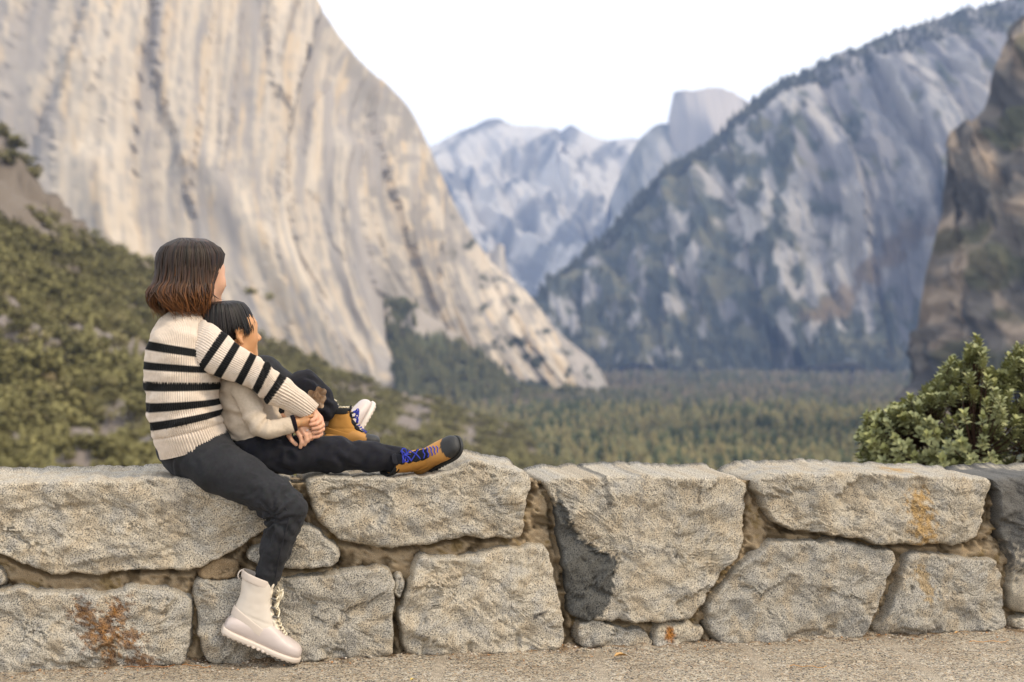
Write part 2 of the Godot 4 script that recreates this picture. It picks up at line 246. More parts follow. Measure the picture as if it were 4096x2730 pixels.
class Shape:
	var v := PackedVector3Array()
	var n := PackedVector3Array()
	var uv := PackedVector2Array()
	var c := PackedColorArray()
	var ix := PackedInt32Array()
	var tinted := false
	var mapped := false

	func tri(a: int, b: int, d: int) -> void:
		ix.append(a)
		ix.append(b)
		ix.append(d)

	func smooth() -> void:
		n.resize(v.size())
		n.fill(Vector3.ZERO)
		for i in range(0, ix.size(), 3):
			var a := ix[i]
			var b := ix[i + 1]
			var d := ix[i + 2]
			var f := (v[d] - v[a]).cross(v[b] - v[a])
			n[a] += f
			n[b] += f
			n[d] += f
		for i in v.size():
			n[i] = n[i].normalized()

	func mesh() -> ArrayMesh:
		if n.size() != v.size():
			smooth()
		var a := []
		a.resize(Mesh.ARRAY_MAX)
		a[Mesh.ARRAY_VERTEX] = v
		a[Mesh.ARRAY_NORMAL] = n
		if mapped:
			a[Mesh.ARRAY_TEX_UV] = uv
		if tinted:
			a[Mesh.ARRAY_COLOR] = c
		a[Mesh.ARRAY_INDEX] = ix
		var m := ArrayMesh.new()
		m.add_surface_from_arrays(Mesh.PRIMITIVE_TRIANGLES, a)
		return m

	func grid(start: int, nu: int, nv: int, closed_u: bool) -> void:
		# nu columns, nv rows; vertex index start + row * nu + column
		for r in nv - 1:
			for q in (nu if closed_u else nu - 1):
				var q2 := (q + 1) % nu
				var a := start + r * nu + q
				var b := start + r * nu + q2
				var d := a + nu
				var e := b + nu
				ix.append_array(PackedInt32Array([a, d, b, b, d, e]))

	func tube(pts: PackedVector3Array, rad: PackedFloat32Array, sides: int, col := Color.WHITE, flat := 1.0, caps := true) -> void:
		var start := v.size()
		var m := pts.size()
		var up := Vector3(0.13, 0.9, 0.31).normalized()
		for i in m:
			var t := (pts[mini(i + 1, m - 1)] - pts[maxi(i - 1, 0)]).normalized()
			var s := up.cross(t)
			if s.length() < 0.05:
				s = Vector3(1, 0, 0.2).cross(t)
			s = s.normalized()
			var w := t.cross(s)
			up = w
			for k in sides:
				var an := TAU * k / sides
				v.append(pts[i] + s * (cos(an) * rad[i]) + w * (sin(an) * rad[i] * flat))
				if tinted:
					c.append(col)
				if mapped:
					uv.append(Vector2(float(k) / sides, float(i) / m))
		for i in m - 1:
			for k in sides:
				var a := start + i * sides + k
				var b := start + i * sides + (k + 1) % sides
				ix.append_array(PackedInt32Array([a, b, a + sides, b, b + sides, a + sides]))
		if caps:
			for e in 2:
				var q := start + (m - 1) * sides * e
				v.append(pts[(m - 1) * e])
				if tinted:
					c.append(col)
				if mapped:
					uv.append(Vector2(0.5, e))
				var mid := v.size() - 1
				for k in sides:
					var k2 := (k + 1) % sides
					if e == 0:
						tri(mid, q + k2, q + k)
					else:
						tri(mid, q + k, q + k2)

	func box(at: Transform3D, size: Vector3, bevel: float, col := Color.WHITE) -> void:
		# a box with chamfered edges: every corner becomes three vertices
		var start := v.size()
		var h := size * 0.5
		for i in 8:
			var s := Vector3(1 if i & 1 else -1, 1 if i & 2 else -1, 1 if i & 4 else -1)
			for ax in 3:
				var p := s * (h - Vector3(bevel, bevel, bevel))
				p[ax] = s[ax] * h[ax]
				v.append(at * p)
				if tinted:
					c.append(col)
				if mapped:
					uv.append(Vector2(p.x, p.y))
		var mid := at.origin
		var quads := []
		for ax in 3:
			var u := (ax + 1) % 3
			var w := (ax + 2) % 3
			for side in 2:
				var f := []
				for k in [[0, 0], [1, 0], [1, 1], [0, 1]]:
					f.append(start + ((side << ax) | (k[0] << u) | (k[1] << w)) * 3 + ax)
				quads.append(f)
			for k in 4:
				var lo := ((k & 1) << u) | ((k >> 1) << w)
				quads.append([start + lo * 3 + u, start + (lo | (1 << ax)) * 3 + u, start + (lo | (1 << ax)) * 3 + w, start + lo * 3 + w])
		for f in quads:
			face(f, mid)
		for i in 8:
			face([start + i * 3, start + i * 3 + 1, start + i * 3 + 2], mid)

	func face(f: Array, mid: Vector3) -> void:
		var a: Vector3 = v[f[0]]
		var q: Vector3 = (v[f[2]] - a).cross(v[f[1]] - a)
		var out := q.dot(a - mid) > 0.0
		for k in f.size() - 2:
			if out:
				tri(f[0], f[k + 1], f[k + 2])
			else:
				tri(f[0], f[k + 2], f[k + 1])


func spline(p: Array, t: float) -> Variant:
	# Catmull-Rom through all of p, t from 0 to p.size() - 1
	var m := p.size()
	var i := clampi(int(floor(t)), 0, m - 2)
	var f := t - i
	var b = p[i]
	var d = p[i + 1]
	var a = p[i - 1] if i > 0 else b * 2.0 - d
	var e = p[i + 2] if i + 2 < m else d * 2.0 - b
	return b + (d - a) * (0.5 * f) + (a * 2.0 - b * 5.0 + d * 4.0 - e) * (0.5 * f * f) + (b * 3.0 - a - d * 3.0 + e) * (0.5 * f * f * f)


func noise(kind: int, frequency: float, octaves := 1, sd := 1) -> FastNoiseLite:
	var f := FastNoiseLite.new()
	f.noise_type = kind
	f.frequency = frequency
	f.seed = sd
	f.fractal_type = FastNoiseLite.FRACTAL_FBM if octaves > 1 else FastNoiseLite.FRACTAL_NONE
	f.fractal_octaves = octaves
	return f


func mixc(a: Color, b: Color, t: float) -> Color:
	return a.lerp(b, clampf(t, 0.0, 1.0))


func paint(rough := 0.9, tinted := true) -> StandardMaterial3D:
	var m := StandardMaterial3D.new()
	m.roughness = rough
	m.vertex_color_use_as_albedo = tinted
	m.metallic_specular = 0.35
	return m


func plain(c: Color, rough := 0.8, spec := 0.4) -> StandardMaterial3D:
	# c is linear
	var m := StandardMaterial3D.new()
	m.albedo_color = c.linear_to_srgb()
	m.roughness = rough
	m.metallic_specular = spec
	return m


func seamless(n: FastNoiseLite, size: int) -> PackedByteArray:
	var im := n.get_seamless_image(size, size, false, false, 0.1, true)
	im.convert(Image.FORMAT_L8)
	return im.get_data()


func texture_of(bytes: PackedByteArray, size: int, format := Image.FORMAT_RGB8) -> ImageTexture:
	return ImageTexture.create_from_image(Image.create_from_data(size, size, false, format, bytes))


func bump_of(bytes: PackedByteArray, size: int, strength: float) -> ImageTexture:
	var im := Image.create_from_data(size, size, false, Image.FORMAT_L8, bytes)
	im.convert(Image.FORMAT_RGB8)
	im.bump_map_to_normal_map(strength)
	return ImageTexture.create_from_image(im)


func copies(called: String, mesh: Mesh, mat: Material, places: Array, tints: PackedColorArray, parent: Node = null) -> MultiMeshInstance3D:
	var mm := MultiMesh.new()
	mm.transform_format = MultiMesh.TRANSFORM_3D
	mm.use_colors = true
	mm.mesh = mesh
	mm.instance_count = places.size()
	for i in places.size():
		mm.set_instance_transform(i, places[i])
		mm.set_instance_color(i, tints[i])
	var o := MultiMeshInstance3D.new()
	o.name = called if parent else numbered(called)
	o.multimesh = mm
	o.material_override = mat
	if parent:
		parent.add_child(o, true)
	else:
		add_child(o)
	return o


# ---------------------------------------------------------------- land, mountains and forest

func massif(called: String, ctrl: Array, nu: int, nv: int, lift: Callable, tint: Callable, back: Vector3, mat: Material) -> Dictionary:
	# columns of control points from foot to ridge, splined both ways, roughened along the normal, closed by a slope behind the ridge
	var cols := ctrl.size()
	var rows: int = ctrl[0].size()
	var s := Shape.new()
	s.tinted = true
	var flat := PackedVector3Array()
	for i in nu:
		var t := float(i) / (nu - 1) * (cols - 1)
		var line := []
		for r in rows:
			var one := []
			var k0 := clampi(int(t) - 1, 0, cols - 1)
			for k in range(k0, mini(k0 + 4, cols)):
				one.append(ctrl[k][r])
			line.append(spline(one, t - k0))
		for j in nv:
			flat.append(spline(line, float(j) / (nv - 1) * (rows - 1)))
	for j in nv + 3:
		for i in nu:
			if j < nv:
				var p := flat[i * nv + j]
				var du := flat[mini(i + 1, nu - 1) * nv + j] - flat[maxi(i - 1, 0) * nv + j]
				var dv := flat[i * nv + mini(j + 1, nv - 1)] - flat[i * nv + maxi(j - 1, 0)]
				var nn := du.cross(dv).normalized()
				p += nn * float(lift.call(flat[i * nv + j], float(i) / (nu - 1), float(j) / (nv - 1)))
				s.v.append(p)
				s.c.append(tint.call(flat[i * nv + j], float(i) / (nu - 1), float(j) / (nv - 1)))
			else:
				s.v.append(s.v[(nv - 1) * nu + i] + back * (float(j - nv + 1) / 3.0))
				s.c.append(s.c[(nv - 1) * nu + i])
	# rows run upwards as seen from the front
	for r in nv + 2:
		for q in nu - 1:
			var a := r * nu + q
			s.ix.append_array(PackedInt32Array([a, a + nu, a + 1, a + 1, a + nu, a + nu + 1]))
	var o := obj(called, s.mesh(), mat)
	o.set_meta("kind", "structure")
	return {"v": s.v, "c": s.c, "n": s.n, "nu": nu, "nv": nv, "node": o}


func conifer(sd: int, tiers: int, sides: int) -> ArrayMesh:
	# height 1: stacked ragged skirts round a trunk
	var r := RandomNumberGenerator.new()
	r.seed = sd
	var s := Shape.new()
	s.tinted = true
	s.tube(PackedVector3Array([Vector3.ZERO, Vector3(0, 0.5, 0)]), PackedFloat32Array([0.016, 0.009]), 4, Color(0.5, 0.35, 0.25), 1.0, false)
	for k in tiers:
		var f := float(k) / tiers
		var y0 := 0.1 + 0.78 * f
		var y1 := y0 + 0.24 * (1.0 - 0.4 * f)
		var rad := 0.155 * pow(1.0 - f, 0.8) + 0.018
		var start := s.v.size()
		s.v.append(Vector3(0, minf(y1, 1.0), 0))
		s.c.append(Color(1.08, 1.08, 1.0))
		for q in sides:
			var an := TAU * (q + r.randf() * 0.5) / sides
			var rr := rad * (0.55 + 0.6 * r.randf() if q % 2 else 0.85 + 0.4 * r.randf())
			s.v.append(Vector3(cos(an) * rr, y0 + r.randf_range(-0.03, 0.03) + (0.03 if q % 2 else 0.0), sin(an) * rr))
			var g := r.randf_range(0.8, 1.1)
			s.c.append(Color(g, g, g))
		for q in sides:
			s.tri(start, start + 1 + q, start + 1 + (q + 1) % sides)
	return s.mesh()


func leafy(sd: int, leaves: int, squash: float) -> ArrayMesh:
	# a round crown of small faces spread through a lobed volume, about 1 wide
	var r := RandomNumberGenerator.new()
	r.seed = sd
	var s := Shape.new()
	s.tinted = true
	s.tube(PackedVector3Array([Vector3(0, 0, 0), Vector3(0.02, 0.35, 0.02)]), PackedFloat32Array([0.03, 0.02]), 4, Color(0.6, 0.45, 0.35), 1.0, false)
	var lobes := []
	for k in 6:
		lobes.append([Vector3(r.randf_range(-0.28, 0.28), r.randf_range(0.2, 0.55) * squash, r.randf_range(-0.28, 0.28)), r.randf_range(0.17, 0.28)])
	for k in leaves:
		var l: Array = lobes[k % 6]
		var d := Vector3(r.randfn(), r.randfn(), r.randfn()).normalized()
		var p: Vector3 = l[0] + d * float(l[1]) * r.randf_range(0.75, 1.05)
		var a := d.cross(Vector3(r.randfn(), r.randfn(), r.randfn())).normalized()
		d = (d + Vector3(r.randfn(), r.randfn(), r.randfn()) * 0.4).normalized()
		var b := d.cross(a).normalized()
		var z := r.randf_range(0.05, 0.1)
		var st := s.v.size()
		var g := r.randf_range(0.75, 1.2)
		for q in [a * z, b * z * 0.8, a * -z, b * -z * 0.8]:
			s.v.append(p + q)
			s.c.append(Color(g, g, g * 0.95))
		s.ix.append_array(PackedInt32Array([st, st + 1, st + 2, st, st + 2, st + 3]))
	return s.mesh()


func make_land() -> void:
	var rock := paint(0.95)
	rock.metallic_specular = 0.2
	var n_big := noise(FastNoiseLite.TYPE_SIMPLEX, 0.0022, 3, 11)
	var n_str := noise(FastNoiseLite.TYPE_SIMPLEX, 0.012, 3, 12)
	var n_fin := noise(FastNoiseLite.TYPE_SIMPLEX, 0.02, 3, 13)
	var n_pat := noise(FastNoiseLite.TYPE_SIMPLEX, 0.006, 3, 14)
	# --- the great pale cliff: corners and cracks run straight down, and lean to the right lower down
	var n_wall := noise(FastNoiseLite.TYPE_CELLULAR, 0.011, 1, 15)
	n_wall.cellular_return_type = FastNoiseLite.RETURN_CELL_VALUE
	n_wall.domain_warp_enabled = true
	n_wall.domain_warp_amplitude = 30.0
	n_wall.domain_warp_frequency = 0.012
	var lean := func(p: Vector3) -> float:
		return p.x - 0.0007 * pow(maxf(0.0, 360.0 - p.y), 2.0)
	# two long ribs: a ramp that crosses the face and the edge of the prow
	var ribs := [[Vector2(-600, 343), Vector2(-542, 260), Vector2(-443, 136), Vector2(-344, 4), Vector2(-245, -87)], [Vector2(-330, 400), Vector2(-300, 250), Vector2(-250, 100), Vector2(-200, -60)], [Vector2(-800, 330), Vector2(-760, 180), Vector2(-690, 60)]]
	var cliff_lift := func(p: Vector3, u: float, v: float) -> float:
		var q: float = lean.call(p)
		var near := 0.0
		if u < 0.5:
			for line in ribs:
				var d := 999.0
				for i in line.size() - 1:
					d = minf(d, seg_dist(Vector2(p.x, p.y), line[i], line[i + 1]))
				near += 24.0 * exp(-pow(d / 34.0, 2.0))
		var edge := smoothstep(1.0, 0.9, v) * 0.8 + 0.2
		return edge * (near + 13.0 * n_wall.get_noise_2d(q * 0.8, p.y * 0.09) + 5.0 * n_wall.get_noise_2d(q * 2.4 + 500.0, p.y * 0.25) + 26.0 * n_big.get_noise_2d(q, p.y * 0.35) + 5.0 * n_fin.get_noise_2d(q * 1.6, p.y * 0.22))
	var cliff_tint := func(p: Vector3, u: float, v: float) -> Color:
		var q: float = lean.call(p)
		var a := n_str.get_noise_2d(q * 1.5 + 900.0, p.y * 0.09)
		var b := n_str.get_noise_2d(q * 2.2 - 400.0, p.y * 0.16 + 300.0)
		var d := n_pat.get_noise_2d(q * 0.9, p.y * 0.5 + 50.0)
		var f := n_fin.get_noise_2d(q * 2.4, p.y * 0.5)
		var k := n_fin.get_noise_2d(p.x * 1.3 + 70.0, p.y * 1.0)
		var plate := n_wall.get_noise_2d(q * 0.8, p.y * 0.09) + 0.6 * n_wall.get_noise_2d(q * 2.4 + 500.0, p.y * 0.25)
		var fine := n_str.get_noise_2d(q * 4.5 + 60.0, p.y * 0.2)
		var c := Color(0.51, 0.435, 0.34)
		c = mixc(c, Color(0.53, 0.40, 0.255), smoothstep(0.0, 0.55, b + 0.3 * d + 0.25 * plate) * 0.75)
		c = mixc(c, Color(0.335, 0.30, 0.265), smoothstep(-0.05, 0.5, a + 0.5 * d + 0.3 * f + 0.2 * k - 0.25 * plate) * 0.9)
		c = mixc(c, Color(0.20, 0.19, 0.185), smoothstep(0.26, 0.55, -d * 0.4 + 0.5 * f - 0.4 * a + 0.5 * k) * 0.45)
		c = mixc(c, Color(0.61, 0.52, 0.405), smoothstep(0.1, 0.5, -a + 0.3 * f + 0.3 * plate) * 0.6)
		c = mixc(c, Color(0.31, 0.285, 0.26), smoothstep(0.15, 0.45, fine + 0.2 * k) * 0.6)
		# cracks
		c = mixc(c, Color(0.24, 0.22, 0.205), smoothstep(0.05, 0.0, absf(n_str.get_noise_2d(q * 1.1 + 40.0, p.y * 0.12 + 80.0))) * smoothstep(-0.1, 0.3, k + d) * 0.45)
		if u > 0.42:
			# the flank right of the prow is broken by darker grey-brown patches, with spots of scrub further right
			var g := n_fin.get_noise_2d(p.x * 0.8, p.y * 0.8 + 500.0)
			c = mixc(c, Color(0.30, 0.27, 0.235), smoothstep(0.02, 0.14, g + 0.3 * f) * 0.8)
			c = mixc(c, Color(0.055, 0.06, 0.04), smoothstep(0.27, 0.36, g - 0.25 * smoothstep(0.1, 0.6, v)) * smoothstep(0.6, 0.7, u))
		return c
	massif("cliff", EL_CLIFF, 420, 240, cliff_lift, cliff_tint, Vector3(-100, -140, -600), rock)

	# --- wooded talus below it
	var green_lift := func(p: Vector3, u: float, v: float) -> float:
		return 22.0 * n_pat.get_noise_2d(p.x, p.z) + 8.0 * n_fin.get_noise_2d(p.x, p.z)
	var green_tint := func(p: Vector3, u: float, v: float) -> Color:
		var a := n_pat.get_noise_2d(p.x * 0.9 + p.y * 0.5, p.y * 0.8 - 90.0)
		var b := n_fin.get_noise_2d(p.x * 0.6 + p.y * 0.8, p.y * 0.5)
		var c := Color(0.10, 0.102, 0.058)
		c = mixc(c, Color(0.11, 0.095, 0.045), smoothstep(-0.1, 0.4, b))
		return mixc(c, Color(0.33, 0.29, 0.24), smoothstep(0.16, 0.3, a + 0.35 * b))
	var talus := massif("talus_slope", TALUS, 160, 100, green_lift, green_tint, Vector3(0, -100, -200), rock)
	# --- the near hillside on the left
	var n_near := noise(FastNoiseLite.TYPE_SIMPLEX, 0.02, 3, 31)
	var left_lift := func(p: Vector3, u: float, v: float) -> float:
		return (9.0 * n_near.get_noise_2d(p.x * 0.7, p.z * 0.7) + 4.0 * n_near.get_noise_2d(p.x * 2.5, p.z * 2.5)) * smoothstep(0.0, 0.3, v)
	var left_tint := func(p: Vector3, u: float, v: float) -> Color:
		var a := n_near.get_noise_2d(p.x * 0.9 + p.y * 0.9, p.y * 0.6 + 40.0)
		var b := n_near.get_noise_2d(p.x * 2.0, p.y * 2.0)
		var gully := n_near.get_noise_2d((p.x + p.y * 0.85) * 0.8 + 77.0, (p.x - p.y) * 0.15)
		var c := Color(0.13, 0.115, 0.05)
		c = mixc(c, Color(0.16, 0.125, 0.065), smoothstep(-0.1, 0.35, b))
		c = mixc(c, Color(0.21, 0.18, 0.155), smoothstep(0.2, 0.38, gully + 0.2 * b))
		return mixc(c, Color(0.175, 0.145, 0.11), smoothstep(0.1, 0.3, a + 0.6 * smoothstep(0.62, 0.9, v) - 0.15) * smoothstep(0.5, 0.75, v))
	var left := massif("hillside", LEFT_SLOPE, 300, 150, left_lift, left_tint, Vector3(-30, -60, -120), rock)
	# --- the blue ridge on the right
	var n_r := noise(FastNoiseLite.TYPE_SIMPLEX, 0.0035, 4, 41)
	var n_rw := noise(FastNoiseLite.TYPE_CELLULAR, 0.0048, 1, 45)
	n_rw.cellular_return_type = FastNoiseLite.RETURN_CELL_VALUE
	n_rw.domain_warp_enabled = true
	n_rw.domain_warp_amplitude = 70.0
	n_rw.domain_warp_frequency = 0.005
	var right_lift := func(p: Vector3, u: float, v: float) -> float:
		return (smoothstep(1.0, 0.85, v) * 0.85 + 0.15) * (70.0 * n_rw.get_noise_2d(p.x + 0.12 * p.y, p.y * 0.22) + 70.0 * n_r.get_noise_2d(p.x * 0.9, p.y * 0.25) + 30.0 * n_r.get_noise_2d(p.x * 3.0, p.y * 0.9))
	var right_tint := func(p: Vector3, u: float, v: float) -> Color:
		var plate := n_rw.get_noise_2d(p.x + 0.12 * p.y, p.y * 0.22)
		var a := n_r.get_noise_2d(p.x * 1.8 + 600.0, p.y * 0.28)
		var b := n_r.get_noise_2d(p.x * 2.6, p.y * 1.6 + 70.0)
		var wood := mixc(Color(0.082, 0.09, 0.072), Color(0.135, 0.128, 0.085), smoothstep(0.0, 0.5, n_r.get_noise_2d(p.x * 1.4 - 300.0, p.y * 1.8)))
		var stone := mixc(Color(0.18, 0.172, 0.172), Color(0.335, 0.31, 0.285), smoothstep(-0.05, 0.5, a + 0.3 * b + 0.35 * plate))
		# bare walls stand in the upper right, woods hold the lower slope, the left shoulder and the crest
		var bare := 0.55 * smoothstep(0.5, 0.66, u) * smoothstep(0.25, 0.4, v) - 0.30 * smoothstep(0.42, 0.12, v) - 0.4 * smoothstep(0.93, 1.0, v) - 0.12 * smoothstep(0.5, 0.3, u)
		var open := smoothstep(-0.08, 0.3, b * 0.9 + 0.4 * a + bare)
		var c := mixc(wood, stone, open)
		# a gully of yellowing scrub
		var line := p.x - (1000.0 + (p.y + 60.0) * 0.85)
		c = mixc(c, Color(0.17, 0.12, 0.07), smoothstep(70.0, 20.0, absf(line) + 60.0 * b) * smoothstep(0.0, 60.0, p.y) * smoothstep(480.0, 380.0, p.y) * 0.8)
		return c
	var right := massif("mountain", RIGHT_MOUNTAIN, 300, 220, right_lift, right_tint, Vector3(300, -200, -700), rock)
	# --- dark cliff at the right edge
	var dark_lift := func(p: Vector3, u: float, v: float) -> float:
		return (smoothstep(1.0, 0.9, v) * 0.8 + 0.2) * (14.0 * n_wall.get_noise_2d(p.x * 2.0, p.y * 0.5) + 16.0 * n_str.get_noise_2d(p.x * 1.4, p.y * 0.25) + 8.0 * n_fin.get_noise_2d(p.x * 2.5, p.y * 1.0))
	var dark_tint := func(p: Vector3, u: float, v: float) -> Color:
		var a := n_str.get_noise_2d(p.x * 2.2 + 31.0, p.y * 0.5)
		var b := n_fin.get_noise_2d(p.x * 1.4, p.y * 1.1)
		var c := mixc(Color(0.14, 0.122, 0.104), Color(0.29, 0.225, 0.165), smoothstep(0.0, 0.4, a + 0.5 * b))
		c = mixc(c, Color(0.045, 0.045, 0.045), smoothstep(0.1, 0.4, -a + 0.3 * b) * 0.8)
		return mixc(c, Color(0.075, 0.075, 0.04), smoothstep(0.1, 0.35, n_pat.get_noise_2d(p.x * 1.2, p.y * 1.2)) * 0.8)
	massif("cliff", RIGHT_CLIFF, 120, 200, dark_lift, dark_tint, Vector3(150, -60, -300), rock)
	# --- far ridges
	var n_f := noise(FastNoiseLite.TYPE_SIMPLEX, 0.0016, 4, 51)
	var far_lift := func(p: Vector3, u: float, v: float) -> float:
		return (smoothstep(1.0, 0.8, v) * 0.9 + 0.1) * (240.0 * n_f.get_noise_2d(p.x + 0.7 * p.y, p.y * 0.3) + 70.0 * n_f.get_noise_2d(p.x * 3.0, p.y * 1.5))
	var far_tint := func(p: Vector3, u: float, v: float) -> Color:
		var a := n_f.get_noise_2d((p.x - 0.9 * p.y) * 1.0 + 300.0, (p.y + p.x * 0.5) * 0.5)
		var b := n_f.get_noise_2d(p.x * 2.5, p.y * 2.5)
		return mixc(Color(0.19, 0.182, 0.165), Color(0.50, 0.465, 0.41), smoothstep(-0.22, 0.3, a + 0.35 * b + 0.25 * smoothstep(0.6, 0.95, v)))
	massif("mountain", FAR_RIDGE, 160, 140, far_lift, far_tint, Vector3(0, -300, -1500), rock)
	massif("mountain", SPUR, 60, 50, func(p, u, v): return 20.0 * n_str.get_noise_2d(p.x, p.y * 0.2), func(p, u, v): return mixc(Color(0.3, 0.27, 0.25), Color(0.45, 0.40, 0.34), 0.5 + n_str.get_noise_2d(p.x, p.y * 0.3)), Vector3(0, -100, -300), rock)
	massif("mountain", DOME_FOOT, 90, 70, func(p, u, v): return 90.0 * n_f.get_noise_2d(p.x * 1.5, p.y * 0.5) * smoothstep(1.0, 0.8, v), func(p, u, v): return mixc(Color(0.15, 0.148, 0.125), Color(0.36, 0.34, 0.31), 0.35 + n_f.get_noise_2d(p.x * 2.0, p.y)), Vector3(0, -200, -600), rock)
	massif("mountain", HALF_DOME, 110, 90, func(p, u, v): return 10.0 * n_str.get_noise_2d(p.x, p.y * 0.1), func(p, u, v): return mixc(Color(0.30, 0.275, 0.25), Color(0.44, 0.39, 0.335), 0.5 + 0.7 * n_str.get_noise_2d(p.x * 0.5, p.y * 0.05)), Vector3(0, -200, -500), rock)

	# --- valley floor, the slope under the viewpoint and the terrace, one sheet
	var g := Shape.new()
	g.tinted = true
	var n_g := noise(FastNoiseLite.TYPE_SIMPLEX, 0.004, 3, 61)
	var zs := [400.0, 60.0, 5.0, -4.0, -5.5, -5.9, -7.0, -12.0, -30.0, -80.0, -160.0, -260.0, -400.0, -700.0, -1200.0, -2000.0, -3000.0, -4500.0, -6500.0, -9000.0, -14000.0, -22000.0]
	var xs := []
	for i in 41:
		var f := (i - 20) / 20.0
		xs.append(signf(f) * (6.0 * absf(f) + 9000.0 * pow(absf(f), 4.0)))
	for z in zs:
		for x: float in xs:
			var y := -0.03
			var off: float = z + 0.1953 * (x + 1.654) + 4.595
			if off < -0.6:
				y = maxf(-0.05 + (off + 0.6) * 0.62, -152.0)
			if z < -300.0:
				y = -152.0 + 6.0 * n_g.get_noise_2d(x, z)
			g.v.append(Vector3(x, y, z))
			g.c.append(Color(0.07, 0.068, 0.04) if z < -6.5 else Color(0.2, 0.17, 0.13))
	for r in zs.size() - 1:
		for q in 40:
			var a := r * 41 + q
			g.ix.append_array(PackedInt32Array([a, a + 41, a + 1, a + 1, a + 41, a + 42]))
	obj("ground", g.mesh(), rock).set_meta("kind", "structure")

	# --- woods
	var leaf_mat := paint(0.9)
	leaf_mat.metallic_specular = 0.15
	var firs := [conifer(1, 7, 9), conifer(2, 9, 8), conifer(3, 6, 9)]
	var oaks := [leafy(4, 130, 1.0), leafy(5, 150, 0.8), leafy(6, 110, 1.25)]
	var places := [[], [], [], [], [], []]
	var tints := [PackedColorArray(), PackedColorArray(), PackedColorArray(), PackedColorArray(), PackedColorArray(), PackedColorArray()]
	var n_w := noise(FastNoiseLite.TYPE_SIMPLEX, 0.0035, 2, 71)
	var fir := Color(0.068, 0.078, 0.04)
	var olive := Color(0.155, 0.14, 0.066)
	var gold := Color(0.22, 0.17, 0.078)
	var bare := Color(0.165, 0.128, 0.105)
	var r := rng
	# valley floor
	for i in 52000:
		var f := r.randf()
		var z := -1150.0 * pow(6.6, f)
		var x := r.randf_range(-0.26, 0.40) * -z
		var w := n_w.get_noise_2d(x, z)
		var mix := r.randf() + 0.5 * w
		var kind := r.randi() % 3
		var t := fir
		if mix > 0.86:
			kind += 3
			t = gold if mix > 1.08 else bare
		elif mix > 0.3:
			t = olive if r.randf() < 0.6 else mixc(olive, gold, 0.4)
		if z < -2600.0:
			t = mixc(t, mixc(Color(0.082, 0.088, 0.06), bare, 0.35 + w), 0.7)
		var h := r.randf_range(22.0, 58.0) if kind < 3 else r.randf_range(12.0, 22.0)
		if z < -4000.0:
			h *= 1.25
		var b := Basis(Vector3.UP, r.randf() * TAU).scaled(Vector3(h * (1.2 if kind < 3 else 1.0), h, h * (1.2 if kind < 3 else 1.0)))
		places[kind].append(Transform3D(b, Vector3(x, -153.0 + 6.0 * n_g.get_noise_2d(x, z), z)))
		t *= r.randf_range(0.75, 1.25)
		t.a = 1.0
		tints[kind].append(t)
	# on the slopes: [surface, how many, lowest v, highest v, share of round crowns, height of conifers]
	for a in [[left, 22000, 0.1, 1.0, 0.96, 13.0], [talus, 5200, 0.0, 0.97, 0.15, 26.0], [right, 4200, 0.0, 1.0, 0.0, 34.0]]:
		var m: Dictionary = a[0]
		for i in int(a[1]):
			var u := r.randf()
			var v := lerpf(a[2], a[3], r.randf())
			if a[0] == right and i > 2600:
				v = r.randf_range(0.93, 1.0)
			elif a[0] == right:
				v = pow(r.randf(), 1.6) * 0.9
			var at: int = int(v * (m.nv - 1)) * m.nu + int(u * (m.nu - 1))
			var p: Vector3 = m.v[at]
			p += (m.v[at - 1 if at > 0 else 0] - p) * r.randf()
			var w := n_near.get_noise_2d(p.x * 0.9 + p.y * 0.9, p.y * 0.6 + 40.0) if a[0] == left else n_pat.get_noise_2d(p.x * 0.9 + p.y * 0.5, p.y * 0.8 - 90.0)
			var bareness := 0.0
			if a[0] == right and v < 0.92 and m.c[at].r > 0.125:
				continue
			if a[0] == left:
				var gully := n_near.get_noise_2d((p.x + p.y * 0.85) * 0.8 + 77.0, (p.x - p.y) * 0.15)
				bareness = smoothstep(0.15, 0.3, gully) + smoothstep(0.1, 0.3, w) * smoothstep(0.6, 0.8, v)
			elif a[0] == talus:
				bareness = smoothstep(0.14, 0.28, w)
			if r.randf() < bareness * 0.88:
				continue
			var kind := r.randi() % 3
			var h: float = a[5] * r.randf_range(0.6, 1.3)
			var t := mixc(fir, olive, 0.25 + r.randf() * 0.6)
			if r.randf() < float(a[4]) or a[0] == left and v > 0.85:
				kind += 3
				h = r.randf_range(5.0, 12.0) if a[0] == left else r.randf_range(10.0, 18.0)
				t = mixc(olive, fir, r.randf() * 0.7)
				if r.randf() < 0.1:
					t = mixc(olive, bare, 0.7)
			if a[0] == left:
				h *= lerpf(0.45, 1.0, smoothstep(0.15, 0.6, v))
				t = mixc(t, Color(0.235, 0.205, 0.082), 0.68)
			if a[0] == right:
				t = mixc(t, Color(0.085, 0.092, 0.075), 0.7)
			var wide := h * (1.5 if kind >= 3 else 1.1)
			t *= r.randf_range(0.7, 1.25)
			t.a = 1.0
			places[kind].append(Transform3D(Basis(Vector3.UP, r.randf() * TAU).scaled(Vector3(wide, h, wide)), p - Vector3(0, 0.04 * h, 0)))
			tints[kind].append(t)
	for k in 6:
		var o := copies("forest", (firs + oaks)[k], leaf_mat, places[k], tints[k])
		tag(o, ["dense conifers filling the valley", "tall narrow conifers across the valley", "ragged short conifers across the valley", "round olive scrub on the left hillside", "low spreading scrub on the left hillside", "upright leafy trees on the left hillside"][k], "", "", "stuff")


# ---------------------------------------------------------------- the stone parapet and the pavement

